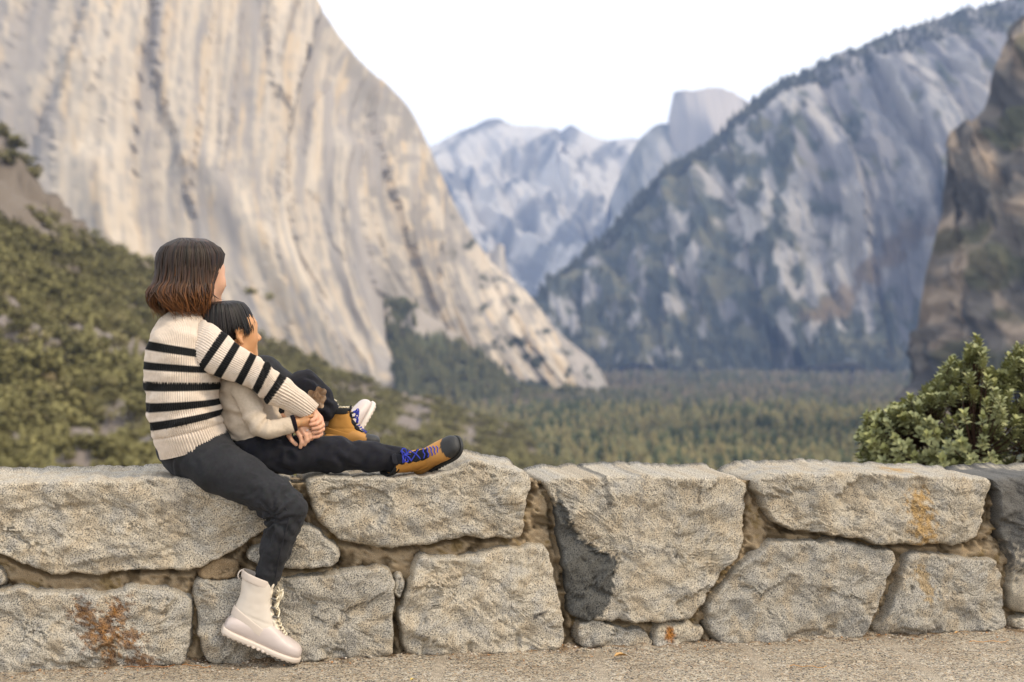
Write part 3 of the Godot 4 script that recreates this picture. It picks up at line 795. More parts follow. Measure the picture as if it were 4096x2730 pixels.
var n_lump := noise(FastNoiseLite.TYPE_SIMPLEX, 3.0, 3, 101)
var n_chip := noise(FastNoiseLite.TYPE_SIMPLEX, 16.0, 4, 102)
var n_grit := noise(FastNoiseLite.TYPE_SIMPLEX, 70.0, 2, 103)
var n_plate := plates()
var n_tone := noise(FastNoiseLite.TYPE_SIMPLEX, 7.0, 3, 104)

# ledges on the rock faces: from, to, how deep, over what width it fades
const LEDGES := {
	"big": [[Vector2(-0.0002, 0.4921), Vector2(0.1398, 0.4081), 0.016, 0.16], [Vector2(0.2159, 0.3379), Vector2(0.3254, 0.3603), 0.02, 0.05], [Vector2(0.3254, 0.3603), Vector2(0.5755, 0.3702), 0.012, 0.05], [Vector2(0.7024, 0.4173), Vector2(0.7522, 0.4740), 0.008, 0.08]],
	"rust": [[Vector2(0.0804, 0.0105), Vector2(0.1547, 0.0454), 0.016, 0.04], [Vector2(0.1547, 0.0454), Vector2(0.2705, 0.0235), 0.02, 0.04], [Vector2(0.2432, 0.0530), Vector2(0.3874, 0.0156), 0.014, 0.06]],
	"bootstone": [[Vector2(0.8810, 0.1064), Vector2(0.9387, 0.0384), 0.014, 0.1], [Vector2(0.7735, 0.0308), Vector2(0.8882, 0.0405), 0.02, 0.05], [Vector2(1.0257, 0.0495), Vector2(1.1353, 0.0156), 0.02, 0.04]],
	"legs": [[Vector2(1.4927, 0.4860), Vector2(1.5913, 0.4612), 0.008, 0.05], [Vector2(1.0987, 0.4068), Vector2(1.2682, 0.3801), 0.012, 0.05]],
	"mid": [[Vector2(1.4325, 0.3235), Vector2(1.3501, 0.1551), -0.01, 0.12], [Vector2(1.3128, 0.1119), Vector2(1.3949, 0.0493), 0.012, 0.06], [Vector2(1.6906, 0.0374), Vector2(1.7830, 0.0110), 0.012, 0.04]],
	"tall": [[Vector2(1.8372, 0.5235), Vector2(1.9463, 0.3692), 0.018, 0.1], [Vector2(1.9463, 0.3692), Vector2(2.0326, 0.3135), 0.02, 0.12], [Vector2(2.4487, 0.3711), Vector2(2.3515, 0.2038), 0.008, 0.1]],
	"cap": [[Vector2(2.8532, 0.5020), Vector2(2.9541, 0.5867), 0.022, 0.12], [Vector2(2.5794, 0.5156), Vector2(2.7780, 0.5554), 0.016, 0.14], [Vector2(2.9710, 0.4995), Vector2(3.1412, 0.4720), -0.012, 0.12], [Vector2(2.7280, 0.4028), Vector2(2.8113, 0.4322), 0.012, 0.06]],
	"lowmid": [[Vector2(2.6618, 0.0218), Vector2(2.8783, 0.0369), 0.02, 0.03]],
	"lowright": [[Vector2(3.0643, 0.0170), Vector2(3.1669, 0.0258), 0.016, 0.03]],
	"dark": [[Vector2(3.5144, 0.4316), Vector2(3.6239, 0.3724), 0.02, 0.1], [Vector2(3.5496, 0.2532), Vector2(3.6239, 0.2186), 0.015, 0.1]],
}
const DARK_PATCH := [Vector2(1.8372, 0.5523), Vector2(1.8605, 0.5154), Vector2(1.8947, 0.4237), Vector2(1.9291, 0.3772), Vector2(2.0090, 0.3309), Vector2(2.0499, 0.3191), Vector2(2.0373, 0.2401), Vector2(2.0326, 0.1731), Vector2(2.0027, 0.1254), Vector2(1.9635, 0.0873), Vector2(1.8605, 0.0988), Vector2(1.8294, 0.2891), Vector2(1.8170, 0.4407)]


func plates() -> FastNoiseLite:
	# broken plates: flat cells with ragged borders
	var f := noise(FastNoiseLite.TYPE_CELLULAR, 5.5, 1, 105)
	f.cellular_return_type = FastNoiseLite.RETURN_CELL_VALUE
	f.domain_warp_enabled = true
	f.domain_warp_amplitude = 0.12
	f.domain_warp_frequency = 7.0
	f.domain_warp_fractal_octaves = 3
	return f


func seg_dist(p: Vector2, a: Vector2, b: Vector2) -> float:
	return p.distance_to(Geometry2D.get_closest_point_to_segment(p, a, b))


func stone_z(p: Vector2, st: Dictionary) -> float:
	var z := 1.0
	for pl: Vector3 in st.planes:
		z = minf(z, pl.z + pl.x * (p.x - st.mid.x) + pl.y * (p.y - st.mid.y))
	z += 0.016 * n_lump.get_noise_2d(p.x * 1.3 + st.shift, p.y * 1.6)
	var ch := n_chip.get_noise_2d(p.x + st.shift, p.y * 1.25)
	z += 0.0028 * ch - 0.006 * maxf(0.0, absf(n_chip.get_noise_2d(p.x * 0.3 - st.shift, p.y * 0.4)) * -9.0 + 0.8)
	z += 0.008 * n_plate.get_noise_2d(p.x + st.shift, p.y * 1.4) + 0.004 * n_plate.get_noise_2d(p.x * 2.7 - st.shift, p.y * 3.4)
	z += 0.0008 * n_grit.get_noise_2d(p.x, p.y)
	for l in LEDGES.get(st.k, []):
		var a: Vector2 = l[0]
		var b: Vector2 = l[1]
		var d := (b - a).normalized()
		var along := (p - a).dot(d)
		var len := (b - a).length()
		if along > -0.02 and along < len + 0.02:
			var s := (p - a).dot(Vector2(d.y, -d.x)) + 0.006 * ch * 3.0
			if s > 0.0:
				z -= float(l[2]) * exp(-s / float(l[3])) * smoothstep(0.0, 0.008, s) * smoothstep(-0.02, 0.03, along) * smoothstep(len + 0.02, len - 0.03, along)
	if st.k == "mid":
		for g in [Vector2(1.3770, 0.0426), Vector2(1.5321, 0.0318), Vector2(1.6998, 0.0491)]:
			var q: Vector2 = g
			if p.y < q.y + 0.02:
				z -= 0.011 * smoothstep(0.011, 0.006, absf(p.x - q.x)) * smoothstep(q.y + 0.02, q.y + 0.005, p.y)
	return z


func stone_tint(p: Vector2, st: Dictionary) -> Color:
	var t := n_tone.get_noise_2d(p.x + st.shift, p.y)
	var f := n_chip.get_noise_2d(p.x * 2.0 - st.shift, p.y * 2.0)
	var c: Color = [Color(0.755, 0.715, 0.645), Color(0.70, 0.685, 0.65), Color(0.21, 0.215, 0.225), Color(0.5, 0.385, 0.26)][st.tone]
	if st.tone < 2:
		c = mixc(c, Color(0.66, 0.575, 0.46), smoothstep(0.1, 0.5, t + 0.2 * f) * 0.6)
		c = mixc(c, Color(0.60, 0.60, 0.60), smoothstep(0.15, 0.5, -t + 0.2 * f) * 0.7)
	var g: float = (0.93 + 0.14 * fposmod(st.shift, 1.0)) * (1.0 + 0.10 * f)
	c = Color(c.r * g, c.g * g, c.b * g)
	match st.k:
		"rust":
			var d := 1.0
			for s in [[Vector2(0.2568, 0.1917), Vector2(0.3226, 0.1281)], [Vector2(0.3736, 0.2018), Vector2(0.3254, 0.1351)], [Vector2(0.3226, 0.1281), Vector2(0.3502, 0.0486)], [Vector2(0.2842, 0.1153), Vector2(0.3391, 0.1061)], [Vector2(0.3639, 0.1165), Vector2(0.4137, 0.0945)], [Vector2(0.4359, 0.0235), Vector2(0.4567, 0.0126)]]:
				d = minf(d, seg_dist(p, s[0], s[1]))
			c = mixc(c, mixc(Color(0.50, 0.25, 0.075), Color(0.20, 0.095, 0.045), 0.45 + 1.1 * n_grit.get_noise_2d(p.x * 0.5, p.y * 0.5)), smoothstep(0.040, 0.014, d + 0.05 * f + 0.016 * n_grit.get_noise_2d(p.x, p.y)) * (0.9 + 0.4 * f))
		"cap":
			var d := seg_dist(p, Vector2(3.1841, 0.4870), Vector2(3.2047, 0.3670))
			c = mixc(c, Color(0.68, 0.42, 0.12), smoothstep(0.06, 0.01, d + 0.05 * f) * 0.75)
		"lowright":
			var d := seg_dist(p, Vector2(3.1978, 0.2317), Vector2(3.2271, 0.1431))
			c = mixc(c, Color(0.62, 0.42, 0.16), smoothstep(0.03, 0.008, d + 0.03 * f) * 0.6)
		"little":
			c = mixc(c, Color(0.55, 0.25, 0.07), smoothstep(0.022, 0.008, seg_dist(p, Vector2(2.2422, 0.0490), Vector2(2.2454, 0.0274)) + 0.012 * f))
		"tall":
			var poly: PackedVector2Array = st.patch
			var d := 1.0
			for i in poly.size():
				d = minf(d, seg_dist(p, poly[i], poly[(i + 1) % poly.size()]))
			if Geometry2D.is_point_in_polygon(p, poly):
				d = -d
			d += 0.018 * f
			c = mixc(c, Color(0.16, 0.165, 0.175), smoothstep(0.004, -0.004, d))
			c = mixc(c, Color(0.2, 0.2, 0.2), smoothstep(0.016, 0.008, seg_dist(p, Vector2(2.0090, 0.5884), Vector2(2.0153, 0.5152)) + 0.012 * f) * 0.8)
			c = mixc(c, Color(0.17, 0.15, 0.13), smoothstep(0.010, 0.003, seg_dist(p, Vector2(2.3515, 0.5744), Vector2(2.3483, 0.5050)) + 0.01 * f) * 0.8)
			c = mixc(c, Color(0.33, 0.34, 0.36), smoothstep(0.014, 0.004, absf(seg_dist(p, Vector2(2.1433, 0.6166), Vector2(2.1116, 0.2806))) + 0.03 * f) * 0.4)
		"mid":
			c = mixc(c, Color(0.2, 0.2, 0.21), smoothstep(0.010, 0.003, seg_dist(p, Vector2(1.7552, 0.1223), Vector2(1.7923, 0.1391)) + 0.006 * f))
		"dark":
			c = mixc(c, Color(0.66, 0.62, 0.55), smoothstep(0.0, 0.06, -p.y + 0.30 + 0.12 * f + 0.35 * (p.x - 3.6)))
		"big":
			c = mixc(c, Color(0.40, 0.37, 0.33), smoothstep(0.10, 0.03, seg_dist(p, Vector2(0.5474, 0.5868), Vector2(0.5544, 0.5219)) + 0.06 * f) * 0.55)
	return c


func resample(poly: Array, step: float) -> PackedVector2Array:
	# rounds corners a little, then walks the outline in even steps
	var pts := PackedVector2Array(poly)
	for turn_ in 2:
		var q := PackedVector2Array()
		for i in pts.size():
			var a := pts[i]
			var b := pts[(i + 1) % pts.size()]
			var cut := minf(0.25, 0.02 / maxf(0.001, a.distance_to(b)))
			q.append(a.lerp(b, cut))
			q.append(a.lerp(b, 1.0 - cut))
		pts = q
	var total := 0.0
	for i in pts.size():
		total += pts[i].distance_to(pts[(i + 1) % pts.size()])
	var count := int(total / step)
	var out := PackedVector2Array()
	var want := 0.0
	var gone := 0.0
	for i in pts.size():
		var a := pts[i]
		var b := pts[(i + 1) % pts.size()]
		var l := a.distance_to(b)
		while want <= gone + l and out.size() < count:
			out.append(a.lerp(b, (want - gone) / maxf(l, 1e-6)))
			want += total / count
		gone += l
	return out


func make_stone(st: Dictionary) -> ArrayMesh:
	var r := RandomNumberGenerator.new()
	r.seed = hash(st.k)
	var poly: Array = st.pts.duplicate()
	var lo := Vector2(9, 9)
	var hi := Vector2(-9, -9)
	for i in poly.size():
		if st.top and poly[i].y > 0.56:
			poly[i] = poly[i] - Vector2(0, 0.020 if st.k == "legs" else 0.028 if st.k == "big" else 0.044)
		lo = lo.min(poly[i])
		hi = hi.max(poly[i])
	st.mid = (lo + hi) * 0.5
	st.shift = r.randf() * 50.0
	st.patch = PackedVector2Array(DARK_PATCH)
	var size := hi - lo
	var planes := [Vector3(r.randf_range(-0.02, 0.02), r.randf_range(-0.03, 0.03), st.bulge)]
	for k in 5:
		var an := TAU * (k + r.randf()) / 5.0
		var tilt := r.randf_range(0.08, 0.24)
		var d := Vector2(cos(an), sin(an))
		# each tilted plane bites into one side of the face
		var reach := absf(d.x) * size.x * 0.5 + absf(d.y) * size.y * 0.5
		planes.append(Vector3(-d.x * tilt, -d.y * tilt, st.bulge + tilt * reach * r.randf_range(0.70, 0.96)))
	for k in planes.size():
		planes[k].z += 0.010
	st.planes = planes
	var out := resample(poly, 0.0065)
	var m := out.size()
	for i in m:
		var t := (out[(i + 1) % m] - out[(i + m - 1) % m]).normalized()
		var o := Vector2(t.y, -t.x)
		var j := 0.007 * n_chip.get_noise_2d(out[i].x * 0.8 + st.shift, out[i].y * 0.8) + 0.0018 * n_grit.get_noise_2d(out[i].x * 0.7, out[i].y * 0.7 + st.shift)
		out[i] += o * j
	st.outline = out
	var half := Vector2(maxf(0.0, (size.x - size.y) * 0.45), 0.0) if size.x > size.y else Vector2(0.0, (size.y - size.x) * 0.45)
	var rings := clampi(int(minf(size.x, size.y) * 0.5 / 0.0065), 8, 40)
	var s := Shape.new()
	s.tinted = true
	var inner: Array = []
	for k in rings + 1:
		var t := float(k) / rings
		for i in m:
			var o := out[i]
			var q := Geometry2D.get_closest_point_to_segment(o, st.mid - half, st.mid + half)
			var p := q.lerp(o, t)
			var d := (1.0 - t) * o.distance_to(q)
			var rr := 0.007
			var z := stone_z(p, st)
			if d < rr:
				z -= rr - sqrt(maxf(0.0, rr * rr - (rr - d) * (rr - d)))
			z = maxf(z, -0.012 if d > 0.02 else -0.03)
			s.v.append(Vector3(p.x, p.y, z))
			s.c.append(stone_tint(p, st))
	var deep := 0.33 if st.top else 0.12
	for k in range(1, 13):
		var f := pow(float(k) / 12.0, 1.3)
		for i in m:
			var t := (out[(i + 1) % m] - out[(i + m - 1) % m]).normalized()
			var o := Vector2(t.y, -t.x)
			var z0: float = s.v[rings * m + i].z
			var z := lerpf(z0, -deep, f)
			var wob := 0.003 * n_chip.get_noise_3d(out[i].x, out[i].y, z) + 0.005 * n_lump.get_noise_3d(out[i].x, out[i].y, z)
			var p := out[i] + o * (wob * minf(1.0, k / 3.0)) - o * (0.02 * f if not st.top else 0.005 * f)
			if k == 12:
				p -= o * 0.012
			s.v.append(Vector3(p.x, p.y, z))
			s.c.append(stone_tint(p + Vector2(0, z), st) if st.k != "tall" else s.c[rings * m + i])
	# outline order decides which way the strips face
	var area := 0.0
	for i in m:
		area += out[i].cross(out[(i + 1) % m])
	for k in rings + 12:
		for i in m:
			var a := k * m + i
			var b := k * m + (i + 1) % m
			if area > 0.0:
				s.ix.append_array(PackedInt32Array([a, b, a + m, b, b + m, a + m]))
			else:
				s.ix.append_array(PackedInt32Array([a, a + m, b, b, a + m, b + m]))
	var back := s.v.size()
	s.v.append(Vector3(st.mid.x, st.mid.y, -deep))
	s.c.append(s.c[0])
	for i in m:
		var a := (rings + 12) * m + i
		var b := (rings + 12) * m + (i + 1) % m
		if area > 0.0:
			s.tri(back, a, b)
		else:
			s.tri(back, b, a)
	s.smooth()
	for i in m * 2:
		var p := Vector2(s.v[i].x, s.v[i].y)
		var e := 0.005
		var z := s.v[i].z
		s.n[i] = Vector3(-(stone_z(p + Vector2(e, 0), st) - z) / e, -(stone_z(p + Vector2(0, e), st) - z) / e, 1.0).normalized()
	return s.mesh()


func granite(sd: int, black: float) -> Array:
	# [colour, relief]: crystals of pale feldspar, grey quartz and black mica, 1 m across
	var size := 1024
	var a := seamless(noise(FastNoiseLite.TYPE_SIMPLEX, 0.13, 2, sd), size)
	var b := seamless(noise(FastNoiseLite.TYPE_SIMPLEX, 0.15, 3, sd + 1), size)
	var d := seamless(noise(FastNoiseLite.TYPE_SIMPLEX, 0.30, 1, sd + 2), size)
	var e := seamless(noise(FastNoiseLite.TYPE_SIMPLEX, 0.035, 3, sd + 3), size)
	var out := PackedByteArray()
	out.resize(size * size * 3)
	var hgt := PackedByteArray()
	hgt.resize(size * size)
	for i in size * size:
		var grain := a[i] / 255.0
		var r := 205.0
		var g := 198.0
		var bl := 184.0
		if grain > 0.56:
			r = 215.0
			g = 208.0
			bl = 195.0
		elif grain < 0.40:
			r = 188.0
			g = 184.0
			bl = 176.0
		elif d[i] > 150:
			r = 208.0
			g = 197.0
			bl = 177.0
		var dark := b[i] / 255.0 + 0.25 * (e[i] / 255.0 - 0.5)
		if dark > black:
			r = 100.0
			g = 98.0
			bl = 97.0
		elif dark > black - 0.035:
			r *= 0.82
			g *= 0.82
			bl *= 0.82
		var k := 0.90 + 0.2 * (e[i] / 255.0)
		out[i * 3] = int(minf(255.0, r * k))
		out[i * 3 + 1] = int(minf(255.0, g * k))
		out[i * 3 + 2] = int(minf(255.0, bl * k))
		hgt[i] = int(0.4 * a[i] + 0.25 * d[i] + 0.35 * e[i])
	return [texture_of(out, size), bump_of(hgt, size, 3.0)]


func rock_skin(pair: Array, scale: float, shift: Vector3) -> StandardMaterial3D:
	var m := paint(0.88)
	m.albedo_texture = pair[0]
	m.normal_enabled = true
	m.normal_texture = pair[1]
	m.normal_scale = 0.4
	m.uv1_triplanar = true
	m.uv1_scale = Vector3.ONE * scale
	m.uv1_offset = shift
	m.metallic_specular = 0.3
	return m


func make_wall() -> void:
	root_wall = base("stone_wall", "low parapet of rough granite stones set in sandy mortar, under the two people", "wall")
	root_wall.set_meta("kind", "thing")
	root_wall.position = Vector3(-1.654, 0, -4.595)
	root_wall.rotation.y = 0.1929
	var g1 := granite(201, 0.66)
	var g2 := granite(231, 0.64)
	var skins := [rock_skin(g1, 0.85, Vector3(0.1, 0.2, 0)), rock_skin(g2, 0.9, Vector3(0.4, 0.7, 0.3)), rock_skin(g2, 1.4, Vector3(0.6, 0.1, 0.2)), rock_skin(g1, 1.9, Vector3(0.3, 0.3, 0.6))]
	# where the mortar has shrunk away from the stones, most under their lower edges
	var nx := 620
	var gap := PackedFloat32Array()
	gap.resize(nx * 96)
	for st: Dictionary in STONES:
		var d := st.duplicate()
		var o := obj("stone", make_stone(d), skins[d.tone], root_wall)
		o.set_meta("label", d.label)
		var line_: PackedVector2Array = d.outline
		var turn := 0.0
		for i in line_.size():
			turn += line_[i].cross(line_[(i + 1) % line_.size()])
		for i in line_.size():
			var t := (line_[(i + 1) % line_.size()] - line_[i - 1]).normalized()
			var out := Vector2(t.y, -t.x) * signf(turn)
			var w := 0.25 + 0.75 * smoothstep(0.5, -0.4, out.y)
			w *= smoothstep(-0.35, 0.15, n_tone.get_noise_2d(line_[i].x * 1.5, line_[i].y * 1.5 + 20.0) + 0.35 * smoothstep(0.0, -0.6, out.y))
			var at := line_[i] + out * 0.005
			var gx := int(round((at.x + 0.75) / 0.0085))
			var gy := int(round((at.y / (1.0 - 0.022 * at.x) + 0.06) / 0.007))
			for dy in range(-1, 2):
				for dx in range(-1, 2):
					var xx := gx + dx
					var yy := gy + dy
					if xx >= 0 and xx < nx and yy >= 0 and yy < 96:
						gap[yy * nx + xx] = maxf(gap[yy * nx + xx], w * (1.0 if dx == 0 and dy == 0 else 0.8))

	# mortar: front sheet between the stones, carried over the top
	var s := Shape.new()
	s.tinted = true
	var pit := noise(FastNoiseLite.TYPE_SIMPLEX, 28.0, 3, 111)
	var moss := noise(FastNoiseLite.TYPE_SIMPLEX, 9.0, 4, 112)
	var line := []
	for j in 96:
		line.append(Vector2(-0.06 + j * 0.007, 0.0))
	for j in range(1, 24):
		line.append(Vector2(0.600 + 0.004 * sin(j * 0.2), -0.0165 * j))
	line.append(Vector2(0.3, -0.4))
	line.append(Vector2(-0.3, -0.4))
	var row := -1
	for l: Vector2 in line:
		row += 1
		for i in nx:
			var x := -0.75 + i * 0.0085
			var a := pit.get_noise_3d(x, l.x, l.y)
			var w := moss.get_noise_3d(x, l.x, l.y)
			var off := -0.005 + 0.010 * moss.get_noise_2d(x * 0.5 + 9.0, l.x * 0.5) + 0.006 * a - 0.018 * smoothstep(0.28, 0.5, a) - 0.012 * smoothstep(0.1, 0.35, w)
			if row < 96:
				off -= 0.034 * gap[row * nx + i]
			var p := Vector3(x, l.x * (1.0 - 0.022 * x) + (off * 0.5 if l.y < -0.01 else 0.0), off + l.y)
			s.v.append(p)
			var c := Color(0.60, 0.485, 0.345)
			c = mixc(c, Color(0.72, 0.60, 0.445), smoothstep(-0.2, 0.4, a))
			c = mixc(c, Color(0.20, 0.15, 0.095), smoothstep(0.12, 0.36, w) * 0.85)
			c = mixc(c, Color(0.36, 0.25, 0.08), smoothstep(0.3, 0.45, -w + 0.4 * a) * 0.6)
			s.c.append(c)
	for r in line.size() - 1:
		for q in nx - 1:
			var a := r * nx + q
			s.ix.append_array(PackedInt32Array([a, a + nx, a + 1, a + 1, a + nx, a + nx + 1]))
	var grit := granite(261, 0.66)
	var sand := rock_skin(grit, 2.6, Vector3(0.2, 0.5, 0.1))
	obj("mortar", s.mesh(), sand, root_wall)

	# pavement of exposed aggregate
	var size := 1024
	var cell := noise(FastNoiseLite.TYPE_CELLULAR, 0.10, 1, 301)
	cell.cellular_return_type = FastNoiseLite.RETURN_CELL_VALUE
	cell.cellular_jitter = 1.0
	var edge := noise(FastNoiseLite.TYPE_CELLULAR, 0.10, 1, 301)
	edge.cellular_return_type = FastNoiseLite.RETURN_DISTANCE2_SUB
	edge.cellular_jitter = 1.0
	var fine := seamless(noise(FastNoiseLite.TYPE_SIMPLEX, 0.2, 2, 303), size)
	var wide := seamless(noise(FastNoiseLite.TYPE_SIMPLEX, 0.012, 3, 304), size)
	var cb := seamless(cell, size)
	var eb := seamless(edge, size)
	var px := PackedByteArray()
	px.resize(size * size * 3)
	var hb := PackedByteArray()
	hb.resize(size * size)
	var pal := [Color8(208, 198, 182), Color8(190, 178, 162), Color8(224, 216, 204), Color8(174, 160, 142), Color8(156, 149, 142), Color8(200, 184, 160), Color8(112, 104, 98), Color8(212, 203, 190), Color8(72, 68, 68), Color8(188, 160, 132), Color8(186, 181, 174), Color8(214, 203, 184)]
	for i in size * size:
		var c: Color = pal[(cb[i] * 7) % 12]
		var rim := clampf((eb[i] - 6.0) / 26.0, 0.0, 1.0)
		var k := (0.8 + 0.3 * fine[i] / 255.0) * (0.85 + 0.25 * wide[i] / 255.0)
		var v := (0.55 + 0.45 * rim) * k * 255.0
		px[i * 3] = int(clampf(c.r * v, 0.0, 255.0))
		px[i * 3 + 1] = int(clampf(c.g * v, 0.0, 255.0))
		px[i * 3 + 2] = int(clampf(c.b * v * 0.985, 0.0, 255.0))
		hb[i] = int(clampf(rim * 190.0 + fine[i] * 0.25, 0.0, 255.0))
	var pave := paint(0.9)
	pave.albedo_texture = texture_of(px, size)
	pave.normal_enabled = true
	pave.normal_texture = bump_of(hb, size, 4.0)
	pave.normal_scale = 1.0
	pave.uv1_triplanar = true
	pave.uv1_world_triplanar = true
	pave.uv1_scale = Vector3.ONE * 1.9
	pave.metallic_specular = 0.3
	var p := Shape.new()
	p.tinted = true
	var n_p := noise(FastNoiseLite.TYPE_SIMPLEX, 1.6, 3, 305)
	var n_q := noise(FastNoiseLite.TYPE_SIMPLEX, 14.0, 3, 306)
	# finer rows towards the foot of the wall, in the wall's own axes
	var rows := []
	for j in 90:
		rows.append(-0.06 + 0.006 * j)
	for j in range(1, 40):
		rows.append(0.474 + 0.05 * j)
	rows.append(6.0)
	rows.append(12.0)
	var cols := 480
	for zz: float in rows:
		for i in cols:
			var x := lerpf(-2.2, 6.2, i / (cols - 1.0))
			if i == 0:
				x = -14.0
			elif i == cols - 1:
				x = 18.0
			var h := 0.004 * n_p.get_noise_2d(x, zz) + 0.003 * n_q.get_noise_2d(x, zz)
			var heap := smoothstep(0.07, 0.0, zz) * (0.010 + 0.012 * n_q.get_noise_2d(x * 0.6, zz))
			p.v.append(Vector3(x, h + maxf(0.0, heap), zz))
			var w := n_p.get_noise_2d(x * 2.0 + 40.0, zz * 2.0)
			var c := mixc(Color(0.94, 0.915, 0.87), Color(0.83, 0.785, 0.72), smoothstep(-0.2, 0.5, w))
			# loose soil swept against the stones
			c = mixc(c, Color(0.42, 0.29, 0.18), smoothstep(0.10, 0.02, zz + 0.07 * n_q.get_noise_2d(x, zz) + 0.03) * 0.8)
			p.c.append(c)
	for r in rows.size() - 1:
		for q in cols - 1:
			var a := r * cols + q
			p.ix.append_array(PackedInt32Array([a, a + 1, a + cols, a + 1, a + cols + 1, a + cols]))
	var po := obj("pavement", p.mesh(), pave)
	po.transform = root_wall.transform
	po.set_meta("kind", "structure")


# ---------------------------------------------------------------- figures: distance fields for bodies, lofts for knitwear

class Field:
	var a := PackedVector3Array()
	var b := PackedVector3Array()
	var ra := PackedFloat32Array()
	var rb := PackedFloat32Array()
	var k := PackedFloat32Array()
	var cut := []   # [centre, radius] scooped out

	func bone(p: Vector3, q: Vector3, r0: float, r1: float, soft := 0.02) -> void:
		a.append(p)
		b.append(q)
		ra.append(r0)
		rb.append(r1)
		k.append(soft)

	func ball(p: Vector3, r: float, soft := 0.02) -> void:
		bone(p, p + Vector3(0, 0.0001, 0), r, r, soft)

	func chain(pts: Array, radii: Array, soft := 0.02) -> void:
		for i in pts.size() - 1:
			bone(pts[i], pts[i + 1], radii[i], radii[i + 1], soft)

	func one(i: int, p: Vector3) -> float:
		var ab := b[i] - a[i]
		var t := clampf((p - a[i]).dot(ab) / ab.length_squared(), 0.0, 1.0)
		return (p - a[i] - ab * t).length() - lerpf(ra[i], rb[i], t)

	func at(p: Vector3, list: PackedInt32Array) -> float:
		var d := 9.0
		for i in list:
			var e := one(i, p)
			var s := k[i]
			var h := maxf(s - absf(d - e), 0.0) / s
			d = minf(d, e) - h * h * s * 0.25
		for q in cut:
			var e: float = q[1] - p.distance_to(q[0])
			var h := maxf(0.008 - absf(d - e), 0.0) / 0.008
			d = maxf(d, e) + h * h * 0.002
		return d

	func box() -> AABB:
		var r := AABB(a[0], Vector3.ZERO)
		for i in a.size():
			var m := maxf(ra[i], rb[i]) + 0.02
			for p in [a[i], b[i]]:
				r = r.expand(p + Vector3(m, m, m)).expand(p - Vector3(m, m, m))
		return r


